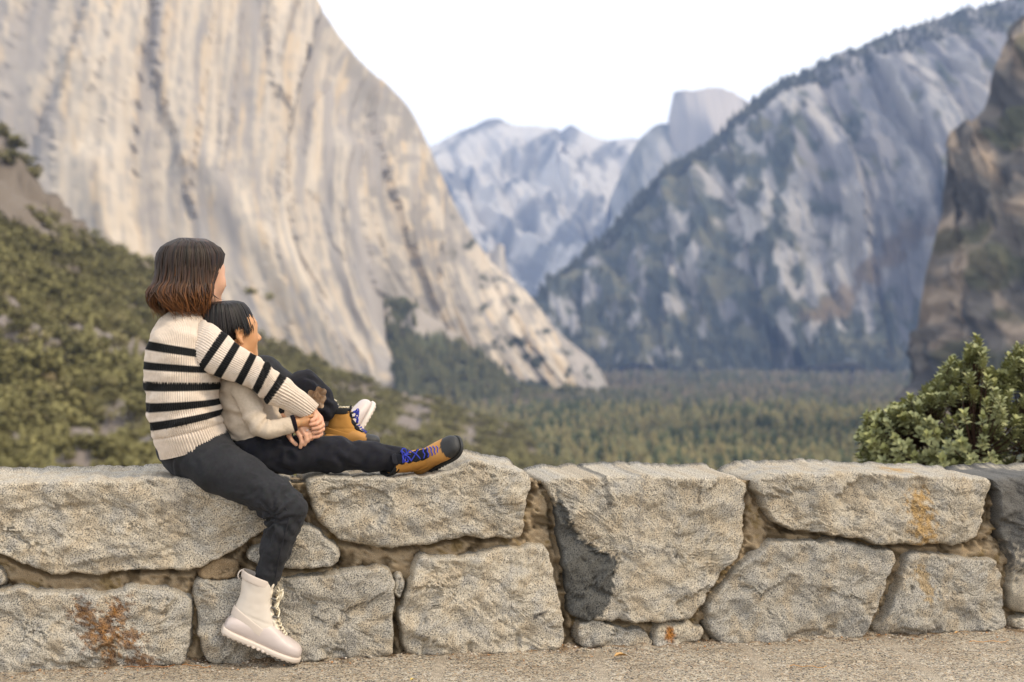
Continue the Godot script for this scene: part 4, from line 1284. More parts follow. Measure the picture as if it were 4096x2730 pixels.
func nets(s: Shape, f: Field, cell: float, lift: Callable = none, tint: Callable = none, within := AABB()) -> void:
	# surface nets: one vertex in each cell that the surface crosses, one quad round each crossed edge
	var space := f.box() if within.size == Vector3.ZERO else within
	var n := 8
	var bx := int(ceil(space.size.x / cell / n)) + 1
	var by := int(ceil(space.size.y / cell / n)) + 1
	var bz := int(ceil(space.size.z / cell / n)) + 1
	var nx := bx * n + 1
	var ny := by * n + 1
	var nz := bz * n + 1
	var o := space.position - Vector3.ONE * cell * 2.0
	var val := PackedFloat32Array()
	val.resize(nx * ny * nz)
	val.fill(9.0)
	var idx := PackedInt32Array()
	idx.resize(nx * ny * nz)
	idx.fill(-1)
	var live := []
	var rad := cell * n * 0.87
	for k in bz:
		for j in by:
			for i in bx:
				var mid := o + Vector3(i + 0.5, j + 0.5, k + 0.5) * (cell * n)
				var list := PackedInt32Array()
				for q in f.a.size():
					if f.one(q, mid) < rad + f.k[q] + 0.004:
						list.append(q)
				if list.is_empty():
					continue
				if f.at(mid, list) < -rad - 0.02:
					for kk in n + 1:
						for jj in n + 1:
							for ii in n + 1:
								val[((k * n + kk) * ny + j * n + jj) * nx + i * n + ii] = -9.0
					continue
				live.append([i, j, k, list])
	for l in live:
		var list: PackedInt32Array = l[3]
		for kk in n + 1:
			for jj in n + 1:
				for ii in n + 1:
					var g := Vector3i(l[0] * n + ii, l[1] * n + jj, l[2] * n + kk)
					val[(g.z * ny + g.y) * nx + g.x] = f.at(o + Vector3(g) * cell, list)
	var start := s.v.size()
	var sx := 1
	var sy := nx
	var sz := nx * ny
	var cells := PackedInt32Array()
	for l in live:
		for kk in n:
			for jj in n:
				for ii in n:
					var gx: int = l[0] * n + ii
					var gy: int = l[1] * n + jj
					var gz: int = l[2] * n + kk
					var q := (gz * ny + gy) * nx + gx
					var v0 := val[q]
					var v1 := val[q + sx]
					var v2 := val[q + sy]
					var v3 := val[q + sx + sy]
					var v4 := val[q + sz]
					var v5 := val[q + sx + sz]
					var v6 := val[q + sy + sz]
					var v7 := val[q + sx + sy + sz]
					var m := int(v0 < 0) + int(v1 < 0) + int(v2 < 0) + int(v3 < 0) + int(v4 < 0) + int(v5 < 0) + int(v6 < 0) + int(v7 < 0)
					if m == 0 or m == 8:
						continue
					var p := Vector3.ZERO
					var c := 0
					for e in [[v0, v1, 0, 0, 0, 0], [v2, v3, 0, 1, 0, 0], [v4, v5, 0, 0, 1, 0], [v6, v7, 0, 1, 1, 0], [v0, v2, 0, 0, 0, 1], [v1, v3, 1, 0, 0, 1], [v4, v6, 0, 0, 1, 1], [v5, v7, 1, 0, 1, 1], [v0, v4, 0, 0, 0, 2], [v1, v5, 1, 0, 0, 2], [v2, v6, 0, 1, 0, 2], [v3, v7, 1, 1, 0, 2]]:
						var x: float = e[0]
						var y: float = e[1]
						if (x < 0.0) != (y < 0.0):
							var t := x / (x - y)
							var at := Vector3(e[2], e[3], e[4])
							at[e[5]] += t
							p += at
							c += 1
					idx[q] = s.v.size()
					cells.append(q)
					s.v.append(o + (Vector3(gx, gy, gz) + p / c) * cell)
	for q in cells:
		var v0 := val[q]
		for ax in 3:
			var st: int = [sx, sy, sz][ax]
			var u: int = [sy, sz, sx][ax]
			var w: int = [sz, sx, sy][ax]
			var v1 := val[q + st]
			if (v0 < 0.0) == (v1 < 0.0):
				continue
			var a := idx[q]
			var b := idx[q - u]
			var c := idx[q - u - w]
			var d := idx[q - w]
			if b < 0 or c < 0 or d < 0:
				continue
			if v0 < 0.0:
				s.ix.append_array(PackedInt32Array([a, d, c, a, c, b]))
			else:
				s.ix.append_array(PackedInt32Array([a, b, c, a, c, d]))
	if lift.is_valid():
		s.smooth()
		for i in range(start, s.v.size()):
			s.v[i] += s.n[i] * float(lift.call(s.v[i], s.n[i]))
		s.n.clear()
	if s.tinted:
		for i in range(start, s.v.size()):
			s.c.append(tint.call(s.v[i]) if tint.is_valid() else Color.WHITE)


func loft(s: Shape, secs: Array, around: int, step: float, bump: Callable = none, tint: Callable = none, expo := 2.0, caps := 3) -> void:
	# secs: [centre, half axis, half axis]; splined, with rings about every step metres; bump and tint take (turn 0..1, metres along, point)
	var cs := []
	var axs := []
	var bs := []
	var len := 0.0
	for q in secs:
		if cs.size() > 0:
			len += cs[-1].distance_to(q[0])
		cs.append(q[0])
		axs.append(q[1])
		bs.append(q[2])
	var rings := maxi(int(len / step), secs.size() * 2)
	var start := s.v.size()
	var along := 0.0
	var before: Vector3 = cs[0]
	var flip := false
	for r in rings + 1:
		var t := float(r) / rings * (secs.size() - 1)
		var c: Vector3 = spline(cs, t)
		var a: Vector3 = spline(axs, t)
		var b: Vector3 = spline(bs, t)
		along += before.distance_to(c)
		if r == 1:
			flip = a.cross(b).dot(c - before) > 0.0
		before = c
		for i in around:
			var an := TAU * i / around
			var x := cos(an)
			var y := sin(an)
			if expo != 2.0:
				x = signf(x) * pow(absf(x), 2.0 / expo)
				y = signf(y) * pow(absf(y), 2.0 / expo)
			var p := c + a * x + b * y
			if bump.is_valid():
				p += (p - c).normalized() * float(bump.call(float(i) / around, along, p))
			s.v.append(p)
			if s.tinted:
				s.c.append(tint.call(float(i) / around, along, p) if tint.is_valid() else Color.WHITE)
			if s.mapped:
				s.uv.append(Vector2(float(i) / around, along))
	for r in rings:
		for i in around:
			var a := start + r * around + i
			var b := start + r * around + (i + 1) % around
			if flip:
				s.ix.append_array(PackedInt32Array([a, a + around, b, b, a + around, b + around]))
			else:
				s.ix.append_array(PackedInt32Array([a, b, a + around, b, b + around, a + around]))
	for e in 2:
		if not (caps & (1 << e)):
			continue
		var q := start + rings * around * e
		s.v.append(cs[-1] if e else cs[0])
		if s.tinted:
			s.c.append(s.c[q])
		if s.mapped:
			s.uv.append(Vector2(0.5, along * e))
		var m := s.v.size() - 1
		for i in around:
			var i2 := (i + 1) % around
			if (e == 0) == flip:
				s.tri(m, q + i, q + i2)
			else:
				s.tri(m, q + i2, q + i)


func piece(called: String, s: Shape, mat: Material, parent: Node3D, seat: Vector3) -> MeshInstance3D:
	var o := obj(called, s.mesh(), mat, parent)
	if parent.get_parent() == self:
		o.position = -seat
	return o


func shape() -> Shape:
	var s := Shape.new()
	s.tinted = true
	return s


# one hand: knuckle rows are [joint, joint, joint(, joint)] per digit
func hand(f: Field, wrist: Vector3, palm: Array, fingers: Array, r: float) -> void:
	for p in palm:
		f.bone(wrist, p, r * 2.0, r * 1.45, 0.010)
	for d in fingers:
		var rr := r
		for i in d.size() - 1:
			f.bone(d[i], d[i + 1], rr, rr * 0.93, 0.002 if i else 0.004)
			rr *= 0.93


var n_fold := noise(FastNoiseLite.TYPE_SIMPLEX, 9.0, 2, 401)
var n_fuzz := noise(FastNoiseLite.TYPE_SIMPLEX, 260.0, 2, 402)
var n_wear := noise(FastNoiseLite.TYPE_SIMPLEX, 40.0, 3, 403)


func weave(size_px: int, thread: float, mixin: float) -> Array:
	var a := seamless(noise(FastNoiseLite.TYPE_SIMPLEX, 0.3, 2, 411), size_px)
	var b := seamless(noise(FastNoiseLite.TYPE_SIMPLEX, 0.03, 3, 412), size_px)
	var px := PackedByteArray()
	px.resize(size_px * size_px * 3)
	var hb := PackedByteArray()
	hb.resize(size_px * size_px)
	for y in size_px:
		for x in size_px:
			var i := y * size_px + x
			var tw := 0.5 + 0.5 * sin((x + y) * TAU * thread / size_px)
			var v := clampf(0.90 + mixin * ((a[i] - 128.0) / 128.0) + 0.04 * (b[i] - 128.0) / 128.0 + 0.06 * tw, 0.0, 1.0)
			px[i * 3] = int(v * 255)
			px[i * 3 + 1] = int(v * 255)
			px[i * 3 + 2] = int(v * 255)
			hb[i] = int(clampf(0.6 * a[i] + tw * 90.0, 0.0, 255.0))
	return [texture_of(px, size_px), bump_of(hb, size_px, 2.0)]


func cloth(pair: Array, scale: float, rough: float, relief: float, sheen: float) -> StandardMaterial3D:
	var m := paint(rough)
	m.albedo_texture = pair[0]
	m.normal_enabled = true
	m.normal_texture = pair[1]
	m.normal_scale = relief
	m.uv1_triplanar = true
	m.uv1_scale = Vector3.ONE * scale
	m.metallic_specular = 0.2
	if sheen > 0.0:
		m.rim_enabled = true
		m.rim = sheen
		m.rim_tint = 0.6
	return m


func skin_of() -> StandardMaterial3D:
	var m := paint(0.5)
	m.metallic_specular = 0.4
	m.subsurf_scatter_enabled = true
	m.subsurf_scatter_strength = 0.12
	return m


func in_head(c: Vector3, yaw: float, nod: float, p: Vector3) -> Vector3:
	# p = forward, up, right of the person
	var fw := Vector3(cos(yaw), 0, -sin(yaw))
	var rt := Vector3(sin(yaw), 0, cos(yaw))
	var f2 := fw * cos(nod) + Vector3.UP * sin(nod)
	var u2 := Vector3.UP * cos(nod) - fw * sin(nod)
	return c + f2 * p.x + u2 * p.y + rt * p.z


func head_field(c: Vector3, yaw: float, nod: float, z: float, child: bool) -> Field:
	var f := Field.new()
	var h := func(a: float, b: float, d: float) -> Vector3: return in_head(c, yaw, nod, Vector3(a, b, d) * z)
	f.bone(h.call(0.015, 0.030, 0), h.call(-0.038, 0.030, 0), 0.080 * z, 0.076 * z, 0.03)
	f.bone(h.call(0.042, 0.005, 0), h.call(0.046, -0.050, 0), 0.061 * z, 0.048 * z, 0.03)
	for sd: float in [-1.0, 1.0]:
		f.bone(h.call(0.012, -0.062, 0.040 * sd), h.call(0.068, -0.090, 0.008 * sd), 0.026 * z, 0.024 * z, 0.03)
		f.ball(h.call(0.058 if child else 0.064, -0.030, (0.031 if child else 0.034) * sd), (0.031 if child else 0.031) * z, 0.03)
		f.ball(h.call(0.083, 0.020, 0.028 * sd), 0.0155 * z, 0.02)
		f.bone(h.call(0.097, -0.062, 0.013 * sd), h.call(0.103, -0.0605, 0.0), 0.0085 * z, 0.0098 * z, 0.006)
		f.bone(h.call(0.092, -0.072, 0.011 * sd), h.call(0.097, -0.0735, 0.0), 0.0085 * z, 0.0102 * z, 0.006)
		f.ball(h.call(0.0865, 0.0, 0.031 * sd), 0.0125 * z, 0.004)
		f.cut.append([h.call(0.118, 0.004, 0.033 * sd), 0.024 * z])
		f.ball(h.call(0.112, -0.037, 0.010 * sd), 0.0085 * z, 0.008)
		# ears: rim, lobe and hollow
		var e: float = 0.078 * sd
		f.chain([h.call(0.006, -0.008, e), h.call(0.0, 0.018, e * 1.03), h.call(-0.016, 0.026, e * 1.06), h.call(-0.026, 0.012, e * 1.09), h.call(-0.022, -0.014, e * 1.06), h.call(-0.008, -0.034, e * 1.04), h.call(0.0, -0.038, e * 1.0)], [0.005 * z, 0.0055 * z, 0.006 * z, 0.0062 * z, 0.006 * z, 0.007 * z, 0.006 * z], 0.004)
		f.bone(h.call(-0.006, 0.008, e * 0.98), h.call(-0.008, -0.02, e * 0.98), 0.013 * z, 0.009 * z, 0.006)
		f.cut.append([h.call(-0.006, -0.004, e * 1.13), 0.0095 * z])
	f.bone(h.call(0.090, 0.012, 0), h.call(0.125, -0.033, 0), 0.009 * z, 0.011 * z, 0.010)
	f.bone(h.call(0.085, -0.095, 0), h.call(0.08, -0.1, 0), 0.019 * z, 0.018 * z, 0.02)
	f.bone(h.call(-0.022, -0.05, 0), h.call(-0.040, -0.17, 0), 0.052 * z, 0.056 * z, 0.03)
	return f


func strand(s: Shape, pts: Array, r0: float, c0: Color, c1: Color, turn := 0.45) -> void:
	var m := pts.size() * 2
	var p := PackedVector3Array()
	var rr := PackedFloat32Array()
	for i in m:
		var t := float(i) / (m - 1)
		p.append(spline(pts, t * (pts.size() - 1)))
		rr.append(r0 * (0.55 + 0.6 * sin(PI * minf(1.0, t * 1.1 + 0.15))) * (1.0 - 0.85 * smoothstep(0.6, 1.0, t)))
	var start := s.c.size()
	s.tube(p, rr, 5, c0, turn, true)
	for i in range(start, s.c.size()):
		var t := float((i - start) / 5) / (m - 1)
		s.c[i] = c0.lerp(c1, smoothstep(0.35, 0.95, minf(t, 1.0)))


func make_people() -> void:
	var knit := weave(256, 40.0, 0.06)
	var wool := cloth(knit, 6.0, 0.95, 0.5, 0.25)
	var denim := cloth(weave(256, 64.0, 0.15), 9.0, 0.85, 0.6, 0.1)
	var fleece := cloth(knit, 9.0, 0.9, 0.4, 0.12)
	var hair_mat := paint(0.48)
	hair_mat.metallic_specular = 0.35
	make_woman(wool, denim, hair_mat)
	make_boy(fleece, hair_mat)


func make_woman(wool: Material, denim: Material, hair_mat: Material) -> void:
	var seat := Vector3(0.6150, 0.6269, -0.1000)
	var who := base("person", "person in a cream sweater with black stripes, astride the wall, hugging the child in front", "person")
	who.transform = root_wall.transform * Transform3D(Basis(), seat)
	var r := RandomNumberGenerator.new()
	r.seed = 21

	# --- body: head and hands show, the rest lies under the clothes
	var flesh := Color(0.60, 0.345, 0.225)
	var s := shape()
	var f := Field.new()
	f.chain([Vector3(0.6150, 0.7078, -0.1000), Vector3(0.5857, 0.8397, -0.1200), Vector3(0.5782, 0.9724, -0.1300), Vector3(0.5854, 1.0759, -0.1300), Vector3(0.5969, 1.1721, -0.1300)], [0.075, 0.07, 0.075, 0.06, 0.045], 0.05)
	f.chain([Vector3(0.6161, 0.6889, -0.0600), Vector3(0.7732, 0.6137, 0.0550), Vector3(0.9217, 0.5214, 0.1050), Vector3(0.8797, 0.4112, 0.0950), Vector3(0.8379, 0.2586, 0.0720), Vector3(0.8083, 0.1303, 0.0700)], [0.065, 0.05, 0.034, 0.028, 0.022, 0.02], 0.03)
	f.chain([Vector3(0.6135, 0.6811, -0.1600), Vector3(0.7452, 0.8184, -0.2200), Vector3(0.8478, 0.9578, -0.2700), Vector3(0.9739, 0.8588, -0.3000), Vector3(1.0965, 0.7545, -0.3300)], [0.065, 0.05, 0.034, 0.03, 0.025], 0.03)
	f.chain([Vector3(0.6007, 1.0759, -0.1000), Vector3(0.6481, 1.0613, -0.0300), Vector3(0.8299, 0.9489, 0.0450), Vector3(0.9981, 0.8357, 0.0000)], [0.05, 0.045, 0.036, 0.02], 0.03)
	f.chain([Vector3(0.5696, 1.0760, -0.1700), Vector3(0.5373, 1.0458, -0.2500), Vector3(0.7755, 0.8912, -0.3000), Vector3(0.9079, 0.8047, -0.1600), Vector3(0.9536, 0.7956, -0.0450)], [0.045, 0.035, 0.024, 0.016, 0.016], 0.03)
	nets(s, f, 0.011, none, func(p: Vector3) -> Color: return flesh)
	var hc := Vector3(0.6099, 1.2951, -0.1300)
	var yaw := 0.72
	var hf := head_field(hc, yaw, 0.02, 1.0, false)
	var face := func(p: Vector3) -> Color:
		var lip := minf(p.distance_to(in_head(hc, yaw, 0.02, Vector3(0.1, -0.0605, 0))), p.distance_to(in_head(hc, yaw, 0.02, Vector3(0.097, -0.0735, 0))))
		var brow := 9.0
		for sd: float in [-1.0, 1.0]:
			brow = minf(brow, p.distance_to(in_head(hc, yaw, 0.02, Vector3(0.103, 0.024, 0.03 * sd))))
		var c := mixc(flesh, Color(0.45, 0.13, 0.10), smoothstep(0.016, 0.011, lip) * 0.8)
		return mixc(c, Color(0.05, 0.035, 0.025), smoothstep(0.012, 0.008, brow) * 0.7)
	nets(s, hf, 0.0042, none, face)
	# right hand closes over the child's hand, left hand hangs below with the ring
	var rh := Field.new()
	hand(rh, Vector3(0.9938, 0.8356, -0.0020), [Vector3(1.0239, 0.8094, 0.0060), Vector3(1.0275, 0.7940, -0.0060), Vector3(1.0265, 0.7744, -0.0140)], [
		[Vector3(1.0222, 0.8154, 0.0100), Vector3(1.0244, 0.8014, 0.0220), Vector3(1.0124, 0.7933, 0.0300), Vector3(0.9936, 0.7906, 0.0300)],
		[Vector3(1.0284, 0.8033, 0.0040), Vector3(1.0335, 0.7879, 0.0160), Vector3(1.0213, 0.7798, 0.0260), Vector3(1.0010, 0.7771, 0.0260)],
		[Vector3(1.0303, 0.7882, -0.0040), Vector3(1.0339, 0.7727, 0.0080), Vector3(1.0217, 0.7662, 0.0180), Vector3(1.0029, 0.7635, 0.0180)],
		[Vector3(1.0277, 0.7703, -0.0100), Vector3(1.0286, 0.7562, 0.0000), Vector3(1.0164, 0.7497, 0.0100), Vector3(1.0018, 0.7471, 0.0120)],
		[Vector3(1.0061, 0.8274, 0.0120), Vector3(1.0082, 0.8106, 0.0260), Vector3(0.9964, 0.8038, 0.0320)]], 0.0082)
	nets(s, rh, 0.0028, none, func(p: Vector3) -> Color: return Color(0.60, 0.32, 0.20))
	var lh := Field.new()
	hand(lh, Vector3(0.9530, 0.8023, -0.0300), [Vector3(0.9474, 0.7717, -0.0020), Vector3(0.9645, 0.7763, 0.0040), Vector3(0.9805, 0.7759, 0.0020), Vector3(0.9939, 0.7725, -0.0040)], [
		[Vector3(0.9444, 0.7719, 0.0000), Vector3(0.9597, 0.7492, 0.0140), Vector3(0.9641, 0.7302, 0.0140), Vector3(0.9600, 0.7138, 0.0080)],
		[Vector3(0.9630, 0.7764, 0.0060), Vector3(0.9768, 0.7551, 0.0190), Vector3(0.9798, 0.7375, 0.0180), Vector3(0.9728, 0.7226, 0.0120)],
		[Vector3(0.9804, 0.7746, 0.0040), Vector3(0.9900, 0.7592, 0.0160), Vector3(0.9915, 0.7459, 0.0150), Vector3(0.9845, 0.7340, 0.0100)],
		[Vector3(0.9953, 0.7711, -0.0020), Vector3(1.0020, 0.7600, 0.0080), Vector3(1.0020, 0.7482, 0.0070), Vector3(0.9965, 0.7406, 0.0020)],
		[Vector3(0.9351, 0.7854, -0.0200), Vector3(0.9215, 0.7513, -0.0060), Vector3(0.9329, 0.7340, 0.0000), Vector3(0.9458, 0.7223, 0.0020)]], 0.0084)
	nets(s, lh, 0.0028, none, func(p: Vector3) -> Color: return Color(0.60, 0.335, 0.215))
	piece("body", s, skin_of(), who, seat)
	var ring := shape()
	var rp := PackedVector3Array()
	var rr := PackedFloat32Array()
	var ra := Vector3(0.9804, 0.7746, 0.0040)
	var ax := (Vector3(0.9900, 0.7592, 0.0160) - ra).normalized()
	var side := ax.cross(Vector3.UP).normalized()
	for i in 17:
		var an := TAU * i / 16.0
		rp.append(ra + ax * 0.011 + (side * cos(an) + ax.cross(side) * sin(an)) * 0.0092)
		rr.append(0.0014)
	ring.tube(rp, rr, 6, Color(0.75, 0.72, 0.68), 1.0, false)
	var silver := paint(0.25)
	silver.metallic = 1.0
	piece("finger_ring", ring, silver, who, seat)

	# --- jeans
	var jf := Field.new()
	jf.chain([Vector3(0.5785, 0.7128, -0.1200), Vector3(0.6442, 0.7060, -0.0800)], [0.096, 0.096], 0.05)
	jf.chain([Vector3(0.6193, 0.6856, -0.0450), Vector3(0.6885, 0.6521, 0.0180), Vector3(0.7732, 0.6139, 0.0570), Vector3(0.8642, 0.5584, 0.0920), Vector3(0.9187, 0.5190, 0.1080)], [0.093, 0.079, 0.068, 0.059, 0.056], 0.05)
	jf.chain([Vector3(0.9187, 0.5190, 0.1080), Vector3(0.8991, 0.4547, 0.1040), Vector3(0.8769, 0.3865, 0.0920), Vector3(0.8547, 0.3164, 0.0780), Vector3(0.8463, 0.2845, 0.0740)], [0.055, 0.0505, 0.047, 0.039, 0.037], 0.02)
	jf.chain([Vector3(0.6132, 0.6878, -0.1700), Vector3(0.7303, 0.8109, -0.2200), Vector3(0.8447, 0.9563, -0.2700)], [0.09, 0.075, 0.060], 0.05)
	jf.chain([Vector3(0.8447, 0.9563, -0.2700), Vector3(0.9739, 0.8588, -0.3000), Vector3(1.0902, 0.7656, -0.3300)], [0.060, 0.054, 0.041], 0.02)
	var knee := Vector3(0.8682, 0.4935, 0.1000)
	var kdir := (Vector3(0.9771, 0.5196, 0.1000) - knee).normalized()
	var shin := (Vector3(0.8463, 0.2845, 0.0740) - Vector3(0.9187, 0.5190, 0.1080)).normalized()
	var thigh := (Vector3(0.9187, 0.5190, 0.1080) - Vector3(0.6193, 0.6856, -0.0450)).normalized()
	var creases := func(p: Vector3, n: Vector3) -> float:
		var q := p - knee
		# folds that fan out of the hollow of the knee
		var fan := atan2(q.y - 0.15 * q.x, absf(q.x) + 0.02)
		var near := exp(-q.length() * 13.0)
		var d := 0.012 * near * sin(fan * 13.0 + 3.0 * n_fold.get_noise_3dv(p * 2.0))
		var low := (p - Vector3(0.8463, 0.2845, 0.0740)).dot(shin)
		d += 0.0022 * sin(low * 210.0 + 4.0 * n_fold.get_noise_3dv(p * 2.2)) * exp(low * 14.0) * smoothstep(-0.25, -0.02, low)
		var across := p.dot(thigh)
		d += 0.0022 * sin(across * 120.0 + p.y * 60.0 + 5.0 * n_fold.get_noise_3dv(p)) * smoothstep(0.1, 0.5, n_fold.get_noise_3dv(p * 0.8 + Vector3(3, 0, 0)) + 0.2)
		return d + 0.002 * n_fold.get_noise_3dv(p * 1.2)
	s = shape()
	var washed := func(p: Vector3) -> Color:
		var w := n_wear.get_noise_3dv(p * 0.25) * 0.2 + n_wear.get_noise_3dv(p * 2.4) * 0.16
		return mixc(Color(0.023, 0.0235, 0.026), Color(0.055, 0.056, 0.061), 0.36 + w)
	nets(s, jf, 0.0066, creases, washed)
	var jeans := piece("jeans", s, denim, who, seat)
	# outer seam down the thigh and shin, and a back pocket edge
	s = shape()
	var seams := [[Vector3(0.6049, 0.6716, 0.0450), Vector3(0.6894, 0.6536, 0.1005), Vector3(0.7727, 0.6194, 0.1295), Vector3(0.8419, 0.5817, 0.1475), Vector3(0.8944, 0.5399, 0.1625), Vector3(0.9166, 0.5088, 0.1655)], [Vector3(0.9166, 0.4974, 0.1650), Vector3(0.9042, 0.4478, 0.1605), Vector3(0.8880, 0.3826, 0.1455), Vector3(0.8735, 0.2958, 0.1135)]]
	for line in seams:
		var p := PackedVector3Array()
		var q := PackedFloat32Array()
		for i in 40:
			p.append(spline(line, i / 39.0 * (line.size() - 1)))
			q.append(0.0022)
		s.tube(p, q, 5, Color(0.022, 0.022, 0.025))
	var seam_skin := paint(0.9)
	obj("seam", s.mesh(), seam_skin, jeans)

	# --- sweater: body with ribs, stripes by length along the spine
	var dark := Color(0.012, 0.012, 0.014)
	var cream := Color(0.74, 0.63, 0.52)
	var secs := []
	for q in [[Vector3(0.4949, 0.6715, -0.1000), Vector3(0.7393, 0.7386, -0.1000), 0.152], [Vector3(0.4846, 0.7064, -0.1050), Vector3(0.7277, 0.7651, -0.1050), 0.163], [Vector3(0.4744, 0.7414, -0.1100), Vector3(0.7131, 0.7975, -0.1100), 0.170], [Vector3(0.4630, 0.7826, -0.1100), Vector3(0.7044, 0.8331, -0.1100), 0.174], [Vector3(0.4528, 0.8485, -0.1150), Vector3(0.6986, 0.8670, -0.1150), 0.172], [Vector3(0.4454, 0.9188, -0.1200), Vector3(0.6985, 0.9187, -0.1200), 0.172], [Vector3(0.4451, 0.9877, -0.1250), Vector3(0.6956, 0.9720, -0.1250), 0.176], [Vector3(0.4547, 1.0568, -0.1300), Vector3(0.6868, 1.0195, -0.1300), 0.178], [Vector3(0.4733, 1.1127, -0.1300), Vector3(0.6752, 1.0759, -0.1300), 0.160], [Vector3(0.5048, 1.1526, -0.1300), Vector3(0.6606, 1.1294, -0.1300), 0.115], [Vector3(0.5479, 1.1823, -0.1300), Vector3(0.6461, 1.1679, -0.1300), 0.062], [Vector3(0.5594, 1.2001, -0.1300), Vector3(0.6432, 1.1916, -0.1300), 0.053], [Vector3(0.5623, 1.2149, -0.1300), Vector3(0.6461, 1.2064, -0.1300), 0.050]]:
		secs.append([(q[0] + q[1]) * 0.5, (q[1] - q[0]) * 0.5, Vector3(0, 0, q[2])])
	# metres along the spine at which the stripes lie
	var marks := []
	var run := 0.0
	for i in secs.size():
		if i:
			run += secs[i][0].distance_to(secs[i - 1][0])
		marks.append(run)
	var bands := [marks[3], marks[4], marks[5], marks[6], marks[7]]
	var ribs := 118
	var knit_bump := func(u: float, a: float, p: Vector3) -> float:
		var d := 0.0016 * cos(u * TAU * ribs)
		if a < marks[2]:
			d = 0.0024 * cos(u * TAU * ribs * 0.75) - 0.003
		d -= 0.003 * exp(-pow((a - marks[2]) / 0.006, 2.0))
		# slack gathers over the waist
		d += 0.006 * n_fold.get_noise_3d(p.x * 0.6, p.y * 1.6, p.z * 0.6) + 0.005 * sin(p.y * 75.0 - p.x * 22.0 + 5.0 * n_fold.get_noise_3dv(p * 0.5)) * smoothstep(marks[6], marks[4], a) * smoothstep(marks[2], marks[3], a)
		# pull towards the armhole
		d += 0.004 * sin((p.x * 40.0 + p.y * 60.0)) * smoothstep(marks[5], marks[7], a) * smoothstep(marks[9], marks[8], a) * smoothstep(-0.05, 0.05, p.z)
		return d
	var knit_tint := func(u: float, a: float, p: Vector3) -> Color:
		var edge := 0.0004 * n_fuzz.get_noise_2d(u * 9.0, a * 2.0)
		for b: float in bands:
			if absf(a - b + edge) < 0.0132:
				return dark
		return cream
	s = shape()
	loft(s, secs, ribs * 6, 0.0034, knit_bump, knit_tint, 2.15, 2)
	var sweater := piece("sweater", s, wool, who, seat)
	sweater.set_meta("label", "cream ribbed knit sweater with black stripes")
	# near sleeve
	secs = []
	var zs := [-0.075, -0.035, -0.008, 0.018, 0.038, 0.046, 0.038, 0.016, 0.0, -0.003]
	var deep := [0.055, 0.072, 0.074, 0.066, 0.058, 0.054, 0.052, 0.042, 0.032, 0.031]
	var mids := [[428, 782], [456, 790], [484, 806], [522, 827], [564, 848], [601, 867], [628, 893], [672, 918], [712, 945], [716, 948]]
	var halves := [Vector3(0.0291, 0.0669, 0), Vector3(0.0291, 0.0727, 0), Vector3(0.0407, 0.0596, 0), Vector3(0.0320, 0.0538, 0), Vector3(0.0247, 0.0480, 0), Vector3(0.0218, 0.0465, 0), Vector3(0.0276, 0.0407, 0), Vector3(0.0276, 0.0320, 0), Vector3(0.0233, 0.0247, 0), Vector3(0.0218, 0.0233, 0)]
	for i in 10:
		var c := [Vector3(0.5867, 1.0729, 0.0000), Vector3(0.6261, 1.0613, 0.0000), Vector3(0.6656, 1.0382, 0.0000), Vector3(0.7195, 1.0077, 0.0000), Vector3(0.7792, 0.9771, 0.0000), Vector3(0.8322, 0.9492, 0.0000), Vector3(0.8709, 0.9112, 0.0000), Vector3(0.9343, 0.8742, 0.0000), Vector3(0.9923, 0.8343, 0.0000), Vector3(0.9981, 0.8298, 0.0000)]
		var q: Vector3 = c[i]
		q.z = zs[i]
		secs.append([q, halves[i], Vector3(0, 0, deep[i])])
	var sm := []
	run = 0.0
	for i in secs.size():
		if i:
			run += secs[i][0].distance_to(secs[i - 1][0])
		sm.append(run)
	var sleeve_bands := [sm[2] + 0.006, sm[3], sm[4], sm[5], sm[6]]
	var sleeve_bump := func(u: float, a: float, p: Vector3) -> float:
		var d := 0.0016 * cos(u * TAU * 54.0) if a < sm[6] else 0.0018 * cos(u * TAU * 27.0)
		d += 0.005 * n_fold.get_noise_3d(p.x * 1.2, p.y * 1.2, p.z) * smoothstep(sm[9], sm[7], a)
		d += 0.0045 * sin(a * 95.0 + 3.0 * cos(u * TAU) + 4.0 * n_fold.get_noise_3dv(p * 0.7)) * smoothstep(sm[4], sm[5], a) * smoothstep(sm[7], sm[6], a)
		d -= 0.004 * exp(-pow((a - sm[1]) / 0.008, 2.0))
		return d
	var sleeve_tint := func(u: float, a: float, p: Vector3) -> Color:
		var edge := 0.0004 * n_fuzz.get_noise_2d(u * 5.0, a * 2.0)
		for b: float in sleeve_bands:
			if absf(a - b + edge) < 0.0125:
				return dark
		return cream
	s = shape()
	loft(s, secs, 54 * 6, 0.0032, sleeve_bump, sleeve_tint, 2.0, 0)
	obj("sleeve", s.mesh(), wool, sweater)
	# far sleeve, round the child's other side
	secs = []
	for q in [[Vector3(0.5466, 1.0685, -0.2000), Vector3(0.0262, 0.0698, 0), 0.06], [Vector3(0.5517, 1.0382, -0.2600), Vector3(0.0378, 0.0581, 0), 0.065], [Vector3(0.6848, 0.9530, -0.3100), Vector3(0.0291, 0.0523, 0), 0.055], [Vector3(0.8058, 0.8724, -0.3000), Vector3(0.0247, 0.0465, 0), 0.05], [Vector3(0.8936, 0.8114, -0.1800), Vector3(0.0058, 0.0436, 0), 0.045], [Vector3(0.9371, 0.8003, -0.0700), Vector3(0.0058, 0.0349, 0), 0.034], [Vector3(0.9507, 0.7985, -0.0450), Vector3(0.0058, 0.0291, 0), 0.028]]:
		secs.append([q[0], q[1], Vector3(0.02, 0, q[2])])
	s = shape()
	loft(s, secs, 160, 0.006, none, func(u, a, p): return dark if fmod(a + 0.01, 0.066) < 0.025 and a < 0.25 else cream, 2.0, 0)
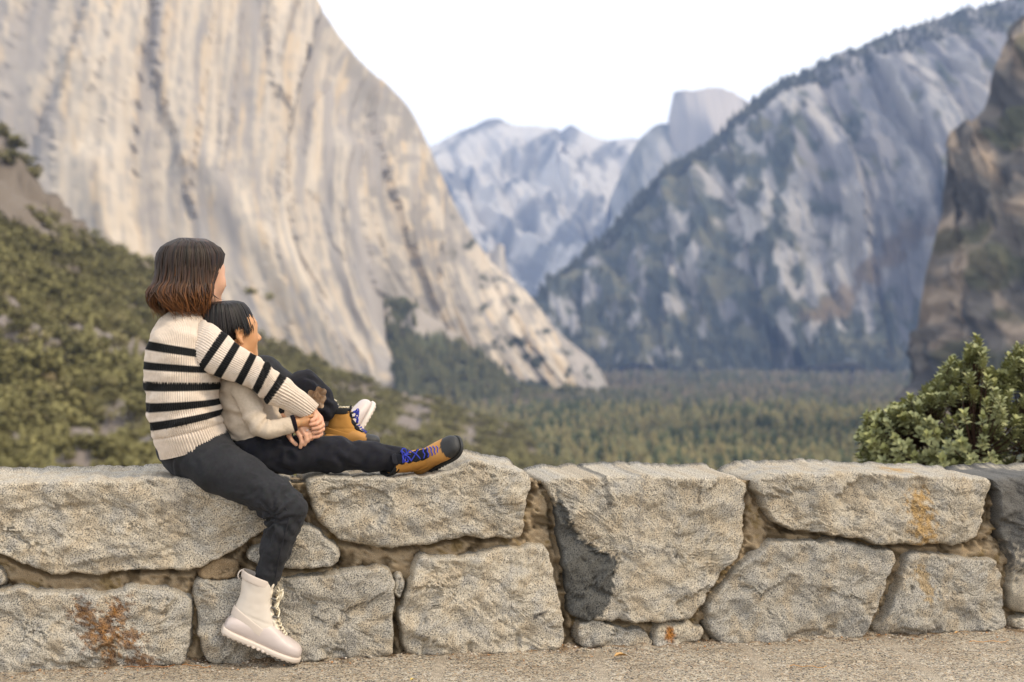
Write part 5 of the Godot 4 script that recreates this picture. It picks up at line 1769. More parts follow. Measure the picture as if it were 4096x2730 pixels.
	obj("sleeve", s.mesh(), wool, sweater)
	# tan scrunchie with a ruffled edge
	s = shape()
	var sc := Vector3(1.0137, 0.8846, -0.0200)
	for lobe in 3:
		var lc: Vector3 = sc + [Vector3(-0.0116, -0.0058, 0), Vector3(0.0116, 0.0044, 0), Vector3(0.0058, -0.0174, 0)][lobe] + Vector3(0, 0, [-0.004, 0.006, 0.014][lobe])
		var ring_n := 40
		var st := s.v.size()
		for k in 7:
			var t := k / 6.0
			for i in ring_n:
				var an := TAU * i / ring_n
				var rad := 0.027 * t * (1.0 + 0.12 * sin(an * 5.0 + lobe))
				var ruffle := 0.009 * t * t * sin(an * 6.0 + lobe * 2.0)
				s.v.append(lc + Vector3(cos(an + 0.5) * rad * 0.8, sin(an + 0.5) * rad * 0.95, ruffle + 0.012 * t * t + cos(an) * rad * 0.5))
				s.c.append(Color(0.36, 0.245, 0.155))
		for k in 6:
			for i in ring_n:
				var a := st + k * ring_n + i
				var b := st + k * ring_n + (i + 1) % ring_n
				s.ix.append_array(PackedInt32Array([a, a + ring_n, b, b, a + ring_n, b + ring_n]))
	piece("scrunchie", s, paint(0.6), who, seat)

	# --- hair: a dark mass under some hundreds of locks, dyed copper towards the tips
	s = shape()
	var h := func(a: float, b: float, d: float) -> Vector3: return in_head(hc, yaw, 0.02, Vector3(a, b, d))
	var cap := Field.new()
	cap.bone(h.call(-0.004, 0.036, 0), h.call(-0.032, 0.030, 0), 0.085, 0.083, 0.04)
	cap.bone(h.call(-0.035, 0.02, 0), h.call(-0.050, -0.075, 0), 0.083, 0.066, 0.04)
	cap.bone(h.call(-0.016, 0.02, 0.036), h.call(-0.030, -0.080, 0.040), 0.046, 0.040, 0.04)
	cap.bone(h.call(-0.016, 0.02, -0.036), h.call(-0.030, -0.080, -0.040), 0.046, 0.040, 0.04)
	nets(s, cap, 0.006, func(p: Vector3, n: Vector3) -> float: return 0.002 * n_wear.get_noise_3dv(p), func(p: Vector3) -> Color: return Color(0.016, 0.011, 0.008))
	var under := paint(0.85)
	var hair := piece("hair", s, under, who, seat)
	s = shape()
	for i in 1100:
		# direction round the head: 0 is forward, positive to her right
		var az := r.randf_range(-2.75, 2.75) + PI
		var lock := r.randf()
		var root: Vector3 = Vector3(r.randf_range(-0.05, 0.03), 0.1235, r.randf_range(-0.006, 0.006))
		var dir := Vector3(cos(az), 0, sin(az))
		var out := 0.098 + r.randf_range(-0.004, 0.007)
		var long := r.randf_range(0.86, 1.1)
		var back := maxf(0.0, -dir.x)
		var pts := []
		pts.append(root + dir * 0.01)
		var fore := out * (1.10 if dir.x < 0.0 else 1.2)
		pts.append(Vector3(-0.020, 0.032, 0) + Vector3(dir.x * fore * 0.70, 0.074, dir.z * out * 0.70))
		pts.append(Vector3(-0.020, 0.032, 0) + Vector3(dir.x * fore, 0.030, dir.z * out * 0.97))
		pts.append(Vector3(-0.024, 0.0, 0) + Vector3(dir.x * (fore + 0.003 if dir.x < 0.0 else out), -0.012, dir.z * out * 1.0))
		var flare := 0.010 + 0.024 * back + r.randf_range(-0.008, 0.012)
		pts.append(Vector3(-0.030, 0.0, 0) + Vector3(dir.x * (out + flare), -0.060 * long, dir.z * (out * 0.98 + flare * 0.7)))
		# the ends sweep forward, tuck in under and stop at uneven lengths
		var tip_az := az
		var side_az := wrapf(az, -PI, PI)
		tip_az = side_az * r.randf_range(0.72, 0.95)
		var d2 := Vector3(cos(tip_az), 0, sin(tip_az))
		var tuck := r.randf_range(0.55, 0.95)
		var mid_az := side_az * 0.94
		var d1 := Vector3(cos(mid_az), 0, sin(mid_az))
		pts.append(Vector3(-0.034, 0.0, 0) + Vector3(d1.x * (out + flare * 0.8), -0.098 * long, d1.z * (out + flare * 0.5) * 0.95))
		pts.append(Vector3(-0.034, 0.0, 0) + Vector3(d2.x * (out + flare) * tuck, -r.randf_range(0.112, 0.152) * long, d2.z * out * tuck))
		# each lock wanders a little of its own
		for k in range(2, 7):
			var sway := Vector3(-dir.z, 0, dir.x) * (0.0045 * sin(k * 1.7 + lock * 40.0) * (k - 1) * 0.5)
			pts[k] += sway + dir * (0.003 * sin(k * 2.3 + lock * 90.0))
		# locks beside the face stay off the cheek
		for k in range(3, 7):
			pts[k].x -= (k - 2) * 0.026 * smoothstep(-0.05, 0.6, dir.x)
		var world := []
		for q: Vector3 in pts:
			world.append(h.call(q.x, q.y, q.z))
		var c0 := Color(0.019, 0.012, 0.0085) * r.randf_range(0.5, 2.2)
		var tip := mixc(Color(0.045, 0.022, 0.012), Color(0.24, 0.092, 0.028), pow(r.randf(), 1.3))
		if lock > 0.975 and dir.z > 0.3:
			c0 = mixc(c0, Color(0.25, 0.10, 0.03), 0.5)
			tip = Color(0.30, 0.12, 0.035)
		c0.a = 1.0
		strand(s, world, r.randf_range(0.0022, 0.0042), c0, tip)
	# stray hairs
	for i in 30:
		var az := r.randf_range(1.2, 5.0)
		var dir := Vector3(cos(az), 0, sin(az))
		var up := r.randf_range(-0.12, 0.03)
		var a: Vector3 = h.call(-0.02 + dir.x * 0.098, up, dir.z * 0.095)
		var o := (a - hc).normalized()
		strand(s, [a, a + o * 0.012 + Vector3(0, 0.006, 0), a + o * r.randf_range(0.014, 0.034) + Vector3(0, r.randf_range(-0.03, 0.012), 0), a + o * r.randf_range(0.012, 0.04) + Vector3(0.0, r.randf_range(-0.07, 0.0), 0)], 0.0009, Color(0.03, 0.02, 0.014), Color(0.06, 0.03, 0.016), 1.0)
	strand(s, [Vector3(0.6562, 1.2393, -0.0500), Vector3(0.6705, 1.2277, -0.0500), Vector3(0.6876, 1.2134, -0.0550), Vector3(0.7077, 1.2078, -0.0600)], 0.003, Color(0.025, 0.016, 0.01), Color(0.05, 0.025, 0.012))
	obj("hair_lock", s.mesh(), hair_mat, hair)

	# --- boots
	var white := {"sole": Color(0.60, 0.52, 0.44), "shell": Color(0.53, 0.455, 0.42), "upper": Color(0.64, 0.57, 0.49), "band": Color(0.58, 0.50, 0.43), "tongue": Color(0.72, 0.64, 0.52), "lace": Color(0.74, 0.66, 0.50), "hook": Color(0.12, 0.11, 0.10), "gloss": 0.42}
	boot(who, seat, Vector3(0.8182, 0.0579, 0.0680), Vector3(170, -78, 0), Vector3(78, 170, 6), 1.0, white, 0.215, -0.055, false)
	boot(who, seat, Vector3(1.1810, 0.7220, -0.3300), Vector3(0.50, 0.74, -0.45), Vector3(-0.84, 0.54, 0.0), 1.02, white, 0.2, 0.03, false)


func boot(who: Node3D, seat: Vector3, at: Vector3, toe: Vector3, up: Vector3, z: float, look: Dictionary, tall: float, lean: float, split: bool) -> void:
	# at: middle of the sole; x runs to the toe, y away from the sole
	var x := toe.normalized()
	var w := x.cross(up.normalized()).normalized()
	var y := w.cross(x).normalized()
	var fr := Transform3D(Basis(x, y, w), at)
	var P := func(a: float, b: float, d: float) -> Vector3: return fr * (Vector3(a, b, d) * z)
	var X := x * z
	var Y := y * z
	var Z := w * z
	var rubber := paint(look.gloss)
	rubber.metallic_specular = 0.45
	var leather := paint(0.75)
	leather.metallic_specular = 0.3
	var inv := fr.affine_inverse()
	var skin_tint := func(u: float, a: float, p: Vector3) -> Color:
		# on the tan boots leather runs down to a rubber rim and a rubber toe cap
		var q: Vector3 = inv * p / z
		if split and q.x < 0.066 + 0.25 * absf(q.z) and q.y > 0.034:
			return look.upper
		return look.shell
	# rubber shell: sections from heel to toe
	var s := shape()
	var secs := []
	for q in [[-0.133, 0.034, 0.010, 0.018], [-0.128, 0.038, 0.022, 0.032], [-0.108, 0.043, 0.031, 0.042], [-0.070, 0.048, 0.038, 0.044], [-0.025, 0.053, 0.048, 0.042], [0.020, 0.050, 0.043, 0.045], [0.060, 0.043, 0.034, 0.049], [0.095, 0.039, 0.029, 0.048], [0.120, 0.037, 0.024, 0.040], [0.133, 0.034, 0.017, 0.027], [0.138, 0.032, 0.007, 0.012]]:
		secs.append([P.call(q[0], q[1] + 0.10 * pow(maxf(0.0, q[0] - 0.06), 1.6), 0), Y * q[2], Z * q[3]])
	loft(s, secs, 56, 0.004 * z, func(u, a, p): return 0.0006 * n_fold.get_noise_3dv(p * 3.0), skin_tint, 2.3, 3)
	var shell := piece("boot", s, rubber, who, seat)
	# outsole with lugs
	s = shape()
	secs = []
	for q in [[-0.136, 0.020, 0.010, 0.020], [-0.130, 0.017, 0.013, 0.034], [-0.105, 0.014, 0.013, 0.045], [-0.06, 0.013, 0.012, 0.047], [0.0, 0.012, 0.011, 0.045], [0.055, 0.012, 0.011, 0.053], [0.1, 0.013, 0.011, 0.052], [0.127, 0.014, 0.010, 0.041], [0.141, 0.016, 0.008, 0.024], [0.144, 0.017, 0.006, 0.012]]:
		secs.append([P.call(q[0], q[1] + 0.12 * pow(maxf(0.0, q[0] - 0.06), 1.6), 0), Y * q[2], Z * q[3]])
	loft(s, secs, 40, 0.005 * z, none, func(u, a, p): return look.sole, 4.0, 3)
	for side: float in [-1.0, 1.0]:
		for k in 15:
			var xx := -0.122 + k * 0.0172
			var half := lerpf(0.040, 0.047, smoothstep(-0.13, 0.06, xx)) * (1.0 - 0.35 * smoothstep(0.09, 0.13, xx)) * (1.0 - 0.25 * smoothstep(-0.10, -0.13, xx))
			s.box(fr * Transform3D(Basis().scaled(Vector3.ONE * z), Vector3(xx, 0.0055 + 0.12 * pow(maxf(0.0, xx - 0.06), 1.6), side * (half - 0.008)) * z), Vector3(0.0112, 0.009, 0.020), 0.002, look.sole)
	obj("outsole", s.mesh(), rubber, shell)
	# upper shaft
	s = shape()
	secs = []
	for q in [[0.045, -0.032, 0.094, 0.0405], [0.070, -0.034, 0.084, 0.0415], [0.100, -0.037, 0.071, 0.041], [0.140, -0.040, 0.057, 0.042], [0.180, -0.042, 0.054, 0.0445], [tall - 0.012, -0.042, 0.055, 0.0465], [tall, -0.042, 0.053, 0.045]]:
		var f: float = (q[0] - 0.045) / (tall - 0.045)
		secs.append([P.call(q[1] + lean * f, minf(q[0], tall), 0), X * q[2], Z * q[3]])
	loft(s, secs, 56, 0.004 * z, func(u, a, p): return 0.0016 * n_fold.get_noise_3dv(p * 2.2) - 0.0015 * exp(-pow((a - 0.05 * z) / (0.004 * z), 2.0)), func(u, a, p): return look.upper, 2.3, 1)
	obj("upper", s.mesh(), leather, shell)
	# padded band round the top
	s = shape()
	var top: Vector3 = P.call(-0.044 + lean, tall - 0.006, 0)
	secs = []
	for q in [[-0.016, 0.0525, 0.0470], [-0.010, 0.0545, 0.0488], [0.004, 0.0545, 0.0488], [0.010, 0.052, 0.0465], [0.006, 0.046, 0.040], [-0.012, 0.044, 0.038]]:
		secs.append([top + Y * q[0] + X * (lean * q[0] / tall), X * q[1], Z * q[2]])
	loft(s, secs, 48, 0.003 * z, none, func(u, a, p): return look.band, 2.3, 0)
	obj("collar", s.mesh(), leather, shell)
	# overlay panel round the heel, higher behind than in front
	s = shape()
	secs = []
	for q in [[0.050, -0.032, 0.0955, 0.0425], [0.060, -0.033, 0.092, 0.0432], [0.076, -0.034, 0.0865, 0.0432], [0.079, -0.034, 0.083, 0.041]]:
		secs.append([P.call(q[1] + lean * (q[0] - 0.045) / (tall - 0.045), q[0], 0), X * q[2] - Y * 0.022, Z * q[3]])
	loft(s, secs, 56, 0.003 * z, none, func(u, a, p): return look.upper if split else look.band, 2.3, 0)
	obj("overlay", s.mesh(), leather, shell)
	# tongue
	s = shape()
	secs = []
	for q in [[0.062, 0.068, 0.008, 0.020], [0.036, 0.095, 0.010, 0.024], [0.012, 0.135, 0.010, 0.025], [0.008, 0.18, 0.010, 0.026], [0.012, tall, 0.010, 0.027], [0.016, tall + 0.018, 0.007, 0.022]]:
		var f: float = (q[1] - 0.045) / (tall - 0.045)
		secs.append([P.call(q[0] + lean * f - 0.004, q[1], 0), (X * 0.8 + Y * 0.5) * q[2], Z * q[3]])
	loft(s, secs, 28, 0.004 * z, func(u, a, p): return 0.0015 * sin(a * 260.0), func(u, a, p): return look.tongue, 2.2, 3)
	obj("tongue", s.mesh(), leather, shell)
	# laces: straight rows low down, crossings higher up, a bow at the top
	s = shape()
	var steel := paint(0.4)
	var pos := func(t: float, side: float, off: float) -> Vector3:
		# along the front of the boot, t 0 at the toe end, 1 at the top
		var front := spline([Vector3(0.070, 0.072, 0.019), Vector3(0.048, 0.094, 0.022), Vector3(0.026, 0.125, 0.024), Vector3(0.018, 0.165, 0.026), Vector3(0.020, tall - 0.01, 0.028)], t * 4.0) as Vector3
		var ff := (front.y - 0.045) / (tall - 0.045)
		return P.call(front.x + lean * ff + off, front.y + off * 0.5, front.z * side)
	for k in 5:
		var t := 0.03 + k * 0.082
		var pts := PackedVector3Array()
		var rad := PackedFloat32Array()
		for i in 9:
			var sd := -1.0 + i * 0.25
			pts.append(pos.call(t + 0.012 * sin(i * 1.3 + k), sd, 0.009 - 0.006 * sd * sd))
			rad.append(0.0027 * z)
		s.tube(pts, rad, 6, look.lace)
	for k in 3:
		var t := 0.45 + k * 0.17
		for sd: float in [-1.0, 1.0]:
			var pts := PackedVector3Array()
			var rad := PackedFloat32Array()
			for i in 9:
				var q := i / 8.0
				pts.append(pos.call(t + q * 0.17, sd * (1.0 - 2.0 * q), 0.006 + 0.008 * sin(q * PI) + (0.003 if sd > 0 else 0.0)))
				rad.append(0.0027 * z)
			s.tube(pts, rad, 6, look.lace)
			var hk: Vector3 = pos.call(t, sd, 0.002)
			var hook := shape()
			hook.tube(PackedVector3Array([hk - X * 0.010, hk, hk + X * 0.006]), PackedFloat32Array([0.004 * z, 0.0042 * z, 0.003 * z]), 6, look.hook)
			obj("hook", hook.mesh(), steel, shell)
	for sd: float in [-1.0, 1.0]:
		var pts := PackedVector3Array()
		var rad := PackedFloat32Array()
		var knot: Vector3 = pos.call(0.9, 0.0, 0.014)
		for i in 14:
			var q := i / 13.0 * TAU
			pts.append(knot + X * (0.012 * sin(q * 0.5)) + Z * (sd * (0.016 * (1.0 - cos(q)))) - Y * (0.016 * sin(q) + 0.01 * q / TAU))
			rad.append(0.0027 * z)
		s.tube(pts, rad, 6, look.lace)
		pts = PackedVector3Array()
		rad = PackedFloat32Array()
		for i in 7:
			var q := i / 6.0
			pts.append(knot + X * (0.010 + 0.004 * sin(q * 5.0)) + Z * (sd * 0.016 * q) - Y * (0.055 * q))
			rad.append(0.0025 * z)
		s.tube(pts, rad, 6, look.lace)
	obj("lace", s.mesh(), paint(0.8), shell)
	# pull loop at the heel
	s = shape()
	var lp := PackedVector3Array()
	var lr := PackedFloat32Array()
	for i in 11:
		var q := i / 10.0 * PI
		lp.append(P.call(-0.094 + lean - 0.012 * sin(q), tall - 0.014 + 0.016 * cos(q), 0))
		lr.append(0.0042 * z)
	s.tube(lp, lr, 6, look.band, 0.5)
	obj("pull_loop", s.mesh(), leather, shell)


func make_boy(fleece: Material, hair_mat: Material) -> void:
	var seat := Vector3(0.8033, 0.6236, -0.1000)
	var who := base("person", "child in a beige long-sleeved top and black trousers, one leg stretched along the wall", "person")
	who.transform = root_wall.transform * Transform3D(Basis(), seat)
	var r := RandomNumberGenerator.new()
	r.seed = 33
	var flesh := Color(0.52, 0.265, 0.125)
	var s := shape()
	var f := Field.new()
	f.chain([Vector3(0.8110, 0.7028, -0.1300), Vector3(0.7890, 0.8075, -0.1300), Vector3(0.7773, 0.9120, -0.1300), Vector3(0.7714, 0.9791, -0.1300), Vector3(0.7597, 1.0313, -0.1300)], [0.065, 0.06, 0.06, 0.045, 0.036], 0.04)
	f.chain([Vector3(0.7681, 0.9410, -0.0500), Vector3(0.7951, 0.8575, -0.0100), Vector3(0.8275, 0.7790, 0.0220), Vector3(0.9336, 0.7935, 0.0180), Vector3(0.9599, 0.7986, 0.0100)], [0.028, 0.022, 0.016, 0.014, 0.0165], 0.02)
	f.chain([Vector3(0.7689, 0.9367, -0.2100), Vector3(0.8351, 0.8470, -0.2400), Vector3(0.8942, 0.7800, -0.2000), Vector3(0.9631, 0.7917, -0.0600)], [0.034, 0.030, 0.026, 0.018], 0.02)
	f.chain([Vector3(0.8204, 0.6953, -0.0700), Vector3(1.0728, 0.6842, -0.0500), Vector3(1.3175, 0.6633, -0.0400)], [0.055, 0.04, 0.028], 0.02)
	f.chain([Vector3(0.8223, 0.6906, -0.1900), Vector3(0.9809, 0.9094, -0.2200), Vector3(1.0551, 0.8328, -0.2400)], [0.05, 0.034, 0.024], 0.02)
	nets(s, f, 0.0075, none, func(p: Vector3) -> Color: return flesh)
	var hc := Vector3(0.7276, 1.0968, -0.1300)
	var yaw := 0.58
	var nod := 0.12
	var z := 0.91
	var hf := head_field(hc, yaw, nod, z, true)
	var face := func(p: Vector3) -> Color:
		var lip := minf(p.distance_to(in_head(hc, yaw, nod, Vector3(0.1, -0.0605, 0) * z)), p.distance_to(in_head(hc, yaw, nod, Vector3(0.097, -0.0735, 0) * z)))
		var brow := 9.0
		var eye := 9.0
		for sd: float in [-1.0, 1.0]:
			for q in [0.018, 0.026, 0.034, 0.042]:
				brow = minf(brow, p.distance_to(in_head(hc, yaw, nod, Vector3(0.104 - q * 0.25, 0.026, q * sd) * z)))
			eye = minf(eye, p.distance_to(in_head(hc, yaw, nod, Vector3(0.098, 0.001, 0.031 * sd) * z)))
		var c := mixc(flesh, Color(0.42, 0.14, 0.09), smoothstep(0.015, 0.010, lip) * 0.8)
		c = mixc(c, Color(0.05, 0.032, 0.022), smoothstep(0.007, 0.004, brow) * 0.8)
		return mixc(c, Color(0.02, 0.014, 0.012), smoothstep(0.008, 0.005, eye))
	nets(s, hf, 0.0036, none, face)
	var kh := Field.new()
	hand(kh, Vector3(0.9540, 0.7973, 0.0120), [Vector3(0.9826, 0.8046, 0.0180), Vector3(0.9858, 0.7925, 0.0120)], [
		[Vector3(0.9827, 0.8118, 0.0160), Vector3(1.0002, 0.8100, 0.0140), Vector3(1.0092, 0.7979, 0.0080)],
		[Vector3(0.9871, 0.8030, 0.0160), Vector3(1.0048, 0.7995, 0.0100), Vector3(1.0124, 0.7859, 0.0040)],
		[Vector3(0.9873, 0.7940, 0.0120), Vector3(1.0035, 0.7876, 0.0060), Vector3(1.0097, 0.7740, 0.0000)],
		[Vector3(0.9831, 0.7850, 0.0080), Vector3(0.9980, 0.7757, 0.0020), Vector3(1.0012, 0.7651, -0.0040)],
		[Vector3(0.9682, 0.8106, 0.0180), Vector3(0.9853, 0.8194, 0.0220), Vector3(0.9999, 0.8191, 0.0200)]], 0.0066)
	nets(s, kh, 0.0026, none, func(p: Vector3) -> Color: return flesh)
	piece("body", s, skin_of(), who, seat)

	# --- trousers
	var tf := Field.new()
	tf.chain([Vector3(0.7892, 0.6927, -0.1500), Vector3(0.8327, 0.6921, -0.1100)], [0.085, 0.083], 0.04)
	tf.chain([Vector3(0.8204, 0.6923, -0.0700), Vector3(0.9482, 0.6827, -0.0550), Vector3(1.0728, 0.6842, -0.0500), Vector3(1.1984, 0.6737, -0.0450), Vector3(1.3115, 0.6619, -0.0400)], [0.078, 0.060, 0.056, 0.048, 0.039], 0.03)
	tf.chain([Vector3(0.8223, 0.6906, -0.1900), Vector3(0.9095, 0.8097, -0.2100), Vector3(0.9809, 0.9094, -0.2200)], [0.075, 0.062, 0.057], 0.03)
	tf.chain([Vector3(0.9809, 0.9094, -0.2200), Vector3(1.0318, 0.8609, -0.2350), Vector3(1.0596, 0.8297, -0.2400)], [0.057, 0.051, 0.045], 0.015)
	var pleat := Vector3(0.9098, 0.6891, 0.0000)
	var wrinkle := func(p: Vector3, n: Vector3) -> float:
		var d := 0.005 * n_fold.get_noise_3dv(p * 1.1)
		var q := p - pleat
		d += 0.006 * exp(-q.length() * 14.0) * sin(q.length() * 95.0 + q.y * 60.0 + 5.0 * n_fold.get_noise_3dv(p))
		d += 0.0045 * sin(q.x * 62.0 + q.y * 95.0 + 6.0 * n_fold.get_noise_3dv(p * 0.7)) * smoothstep(0.0, 0.4, n_fold.get_noise_3dv(p * 0.6 + Vector3(0, 5, 0)) + 0.25)
		return d
	s = shape()
	nets(s, tf, 0.0064, wrinkle, func(p: Vector3) -> Color:
		var w := 0.4 * n_wear.get_noise_3dv(p * 0.6)
		return mixc(Color(0.014, 0.0143, 0.018), Color(0.026, 0.026, 0.032), 0.5 + w))
	piece("trousers", s, fleece, who, seat)

	# --- top
	var sand := Color(0.60, 0.50, 0.385)
	var secs := []
	for q in [[Vector3(0.7305, 0.7337, -0.1300), Vector3(0.9069, 0.7284, -0.1300), 0.112], [Vector3(0.7130, 0.7488, -0.1300), Vector3(0.9098, 0.7463, -0.1300), 0.118], [Vector3(0.6955, 0.7966, -0.1300), Vector3(0.9010, 0.7884, -0.1300), 0.118], [Vector3(0.6810, 0.8680, -0.1300), Vector3(0.8921, 0.8589, -0.1300), 0.117], [Vector3(0.6824, 0.9274, -0.1300), Vector3(0.8744, 0.9219, -0.1300), 0.122], [Vector3(0.7013, 0.9749, -0.1300), Vector3(0.8478, 0.9624, -0.1300), 0.108], [Vector3(0.7305, 1.0075, -0.1300), Vector3(0.8184, 0.9953, -0.1300), 0.062], [Vector3(0.7349, 1.0283, -0.1300), Vector3(0.8066, 1.0193, -0.1300), 0.043]]:
		secs.append([(q[0] + q[1]) * 0.5, (q[1] - q[0]) * 0.5, Vector3(0, 0, q[2])])
	var tee := func(u: float, a: float, p: Vector3) -> float:
		var d := 0.007 * n_fold.get_noise_3d(p.x * 0.7, p.y * 1.8, p.z * 0.7)
		return d + 0.006 * sin(p.y * 105.0 + p.x * 42.0 + 4.0 * n_fold.get_noise_3dv(p * 0.7)) * smoothstep(0.32, 0.05, a) * smoothstep(-0.3, 0.3, n_fold.get_noise_3dv(p * 0.5 + Vector3(7, 0, 0)) + 0.1)
	s = shape()
	loft(s, secs, 200, 0.004, tee, func(u, a, p): return sand, 2.1, 2)
	var top := piece("shirt", s, fleece, who, seat)
	top.set_meta("label", "plain beige long-sleeved top")
	secs = []
	for q in [[Vector3(0.7523, 0.9408, -0.0600), Vector3(0.0436, 0.0145, 0), 0.045], [Vector3(0.7680, 0.9149, -0.0400), Vector3(0.0407, 0.0203, 0), 0.050], [Vector3(0.7908, 0.8647, -0.0120), Vector3(0.0363, 0.0160, 0), 0.044], [Vector3(0.8063, 0.8249, 0.0100), Vector3(0.0363, 0.0131, 0), 0.041], [Vector3(0.8232, 0.7891, 0.0220), Vector3(0.0276, 0.0247, 0), 0.039], [Vector3(0.8487, 0.7762, 0.0280), Vector3(0.0102, 0.0320, 0), 0.037], [Vector3(0.8831, 0.7800, 0.0270), Vector3(-0.0044, 0.0305, 0), 0.033], [Vector3(0.9133, 0.7881, 0.0220), Vector3(-0.0058, 0.0283, 0), 0.029], [Vector3(0.9336, 0.7935, 0.0180), Vector3(-0.0058, 0.0262, 0), 0.026]]:
		secs.append([q[0], q[1], Vector3(0, 0, q[2])])
	var arm := 0.0
	for i in secs.size() - 1:
		arm += secs[i][0].distance_to(secs[i + 1][0])
	s = shape()
	loft(s, secs, 120, 0.0035, func(u, a, p): return 0.004 * n_fold.get_noise_3dv(p * 1.5) + 0.0035 * sin(a * 150.0 + 2.0 * cos(u * TAU)) * smoothstep(0.1, 0.16, a) * smoothstep(0.24, 0.19, a) + (0.001 * cos(u * TAU * 40.0) if a > arm - 0.035 else 0.0), func(u, a, p): return sand, 2.0, 1)
	obj("sleeve", s.mesh(), fleece, top)
	s = shape()
	secs = []
	for q in [[-0.004, 1.02], [0.0, 1.06], [0.008, 1.05], [0.011, 0.95]]:
		secs.append([Vector3(0.9336, 0.7935, 0.0180) + Vector3(0.97, 0.2, -0.08) * q[0], Vector3(-0.0058, 0.0262, 0) * q[1], Vector3(0.002, 0, 0.026 * q[1])])
	loft(s, secs, 60, 0.003, none, func(u, a, p): return Color(0.012, 0.011, 0.013), 2.0, 2)
	obj("cuff", s.mesh(), fleece, top)
	secs = []
	for q in [[Vector3(0.7748, 0.9252, -0.1900), Vector3(0.0407, 0.0203, 0), 0.045], [Vector3(0.8350, 0.8396, -0.2350), Vector3(0.0349, 0.0174, 0), 0.04], [Vector3(0.8939, 0.7851, -0.1900), Vector3(0.0116, 0.0320, 0), 0.036], [Vector3(0.9438, 0.7902, -0.0900), Vector3(0.0029, 0.0247, 0), 0.026]]:
		secs.append([q[0], q[1], Vector3(0.02, 0, q[2])])
	s = shape()
	loft(s, secs, 60, 0.006, none, func(u, a, p): return sand, 2.0, 1)
	obj("sleeve", s.mesh(), fleece, top)

	# --- hair
	var h := func(a: float, b: float, d: float) -> Vector3: return in_head(hc, yaw, nod, Vector3(a, b, d) * z)
	var cap := Field.new()
	cap.bone(h.call(0.010, 0.042, 0), h.call(-0.036, 0.034, 0), 0.078 * z, 0.077 * z, 0.03)
	cap.bone(h.call(-0.036, 0.02, 0), h.call(-0.036, -0.035, 0), 0.072 * z, 0.048 * z, 0.03)
	for sd: float in [-1.0, 1.0]:
		cap.bone(h.call(0.010, 0.02, 0.045 * sd), h.call(0.014, 0.024, 0.050 * sd), 0.038 * z, 0.020 * z, 0.02)
	s = shape()
	nets(s, cap, 0.005, func(p: Vector3, n: Vector3) -> float: return 0.0015 * n_wear.get_noise_3dv(p), func(p: Vector3) -> Color: return Color(0.009, 0.0075, 0.007))
	var under := paint(0.85)
	var hair := piece("hair", s, under, who, seat)
	s = shape()
	for i in 1000:
		var az := r.randf() * TAU
		var dir := Vector3(cos(az), 0, sin(az))
		var out := 0.0945 + r.randf_range(-0.003, 0.005)
		var pts := [Vector3(-0.03, 0.1215, 0) + dir * 0.012]
		var mid := Vector3(-0.026, 0.034, 0)
		# falls to just over the ears, longer at the nape and in front of the ears
		var low := -0.046
		if dir.x > 0.70:
			low = 0.010
		elif dir.x > 0.46:
			low = -0.006
		elif dir.x > 0.24:
			low = -0.014
		elif dir.x > -0.34:
			low = 0.012
		low += r.randf_range(-0.008, 0.012)
		for k in 4:
			var t := (k + 1) / 4.0
			var an := t * 1.5
			var y := lerpf(0.092, low, t) if k > 1 else 0.034 + 0.0905 * cos(an)
			var rad := out * minf(1.0, sin(an) * 1.08 + 0.04)
			if y < 0.0:
				rad -= 0.2 * -y
			pts.append(Vector3(mid.x + dir.x * rad * (1.08 if dir.x < 0.0 else 1.30), y, dir.z * rad * 0.95))
		var world := []
		for q: Vector3 in pts:
			world.append(h.call(q.x, q.y, q.z))
		var c0 := Color(0.010, 0.0085, 0.008) * r.randf_range(0.55, 2.2)
		c0.a = 1.0
		strand(s, world, r.randf_range(0.0022, 0.0040), c0, c0 * 1.25)
	obj("hair_lock", s.mesh(), hair_mat, hair)

	# --- boots
	var tan := {"sole": Color(0.022, 0.022, 0.022), "shell": Color(0.026, 0.026, 0.026), "upper": Color(0.42, 0.205, 0.05), "band": Color(0.016, 0.016, 0.018), "tongue": Color(0.014, 0.014, 0.017), "lace": Color(0.028, 0.040, 0.32), "hook": Color(0.02, 0.02, 0.02), "gloss": 0.6}
	boot(who, seat, Vector3(1.4458, 0.6695, -0.0300), Vector3(0.58, 0.46, 0.67), Vector3(-0.80, 0.22, 0.56), 0.80, tan, 0.185, -0.10, true)
	boot(who, seat, Vector3(1.1483, 0.6902, -0.2350), Vector3(0.96, -0.02, 0.20), Vector3(0.0, 1.0, 0.0), 0.74, tan, 0.185, -0.015, true)

# ---------------------------------------------------------------- shrub behind the wall, leaves and grit on the pavement

func leaf_blade(s: Shape, at: Vector3, along: Vector3, face: Vector3, long: float, wide: float, c: Color, cup := 0.25) -> void:
	var x := along.normalized()
	var z := face.cross(x).normalized()
	var y := x.cross(z).normalized()
	var st := s.v.size()
	for q in [[0.0, 0.05], [0.28, 0.85], [0.62, 0.9], [1.0, 0.05]]:
		for e: float in [-1.0, 0.0, 1.0]:
			s.v.append(at + x * (long * float(q[0])) + z * (wide * 0.5 * float(q[1]) * e) + y * (wide * cup * absf(e) * float(q[1]) - long * 0.12 * pow(float(q[0]), 2.0)))
			s.c.append(c)
	for r in 3:
		for k in 2:
			var a := st + r * 3 + k
			s.ix.append_array(PackedInt32Array([a, a + 1, a + 3, a + 1, a + 4, a + 3]))


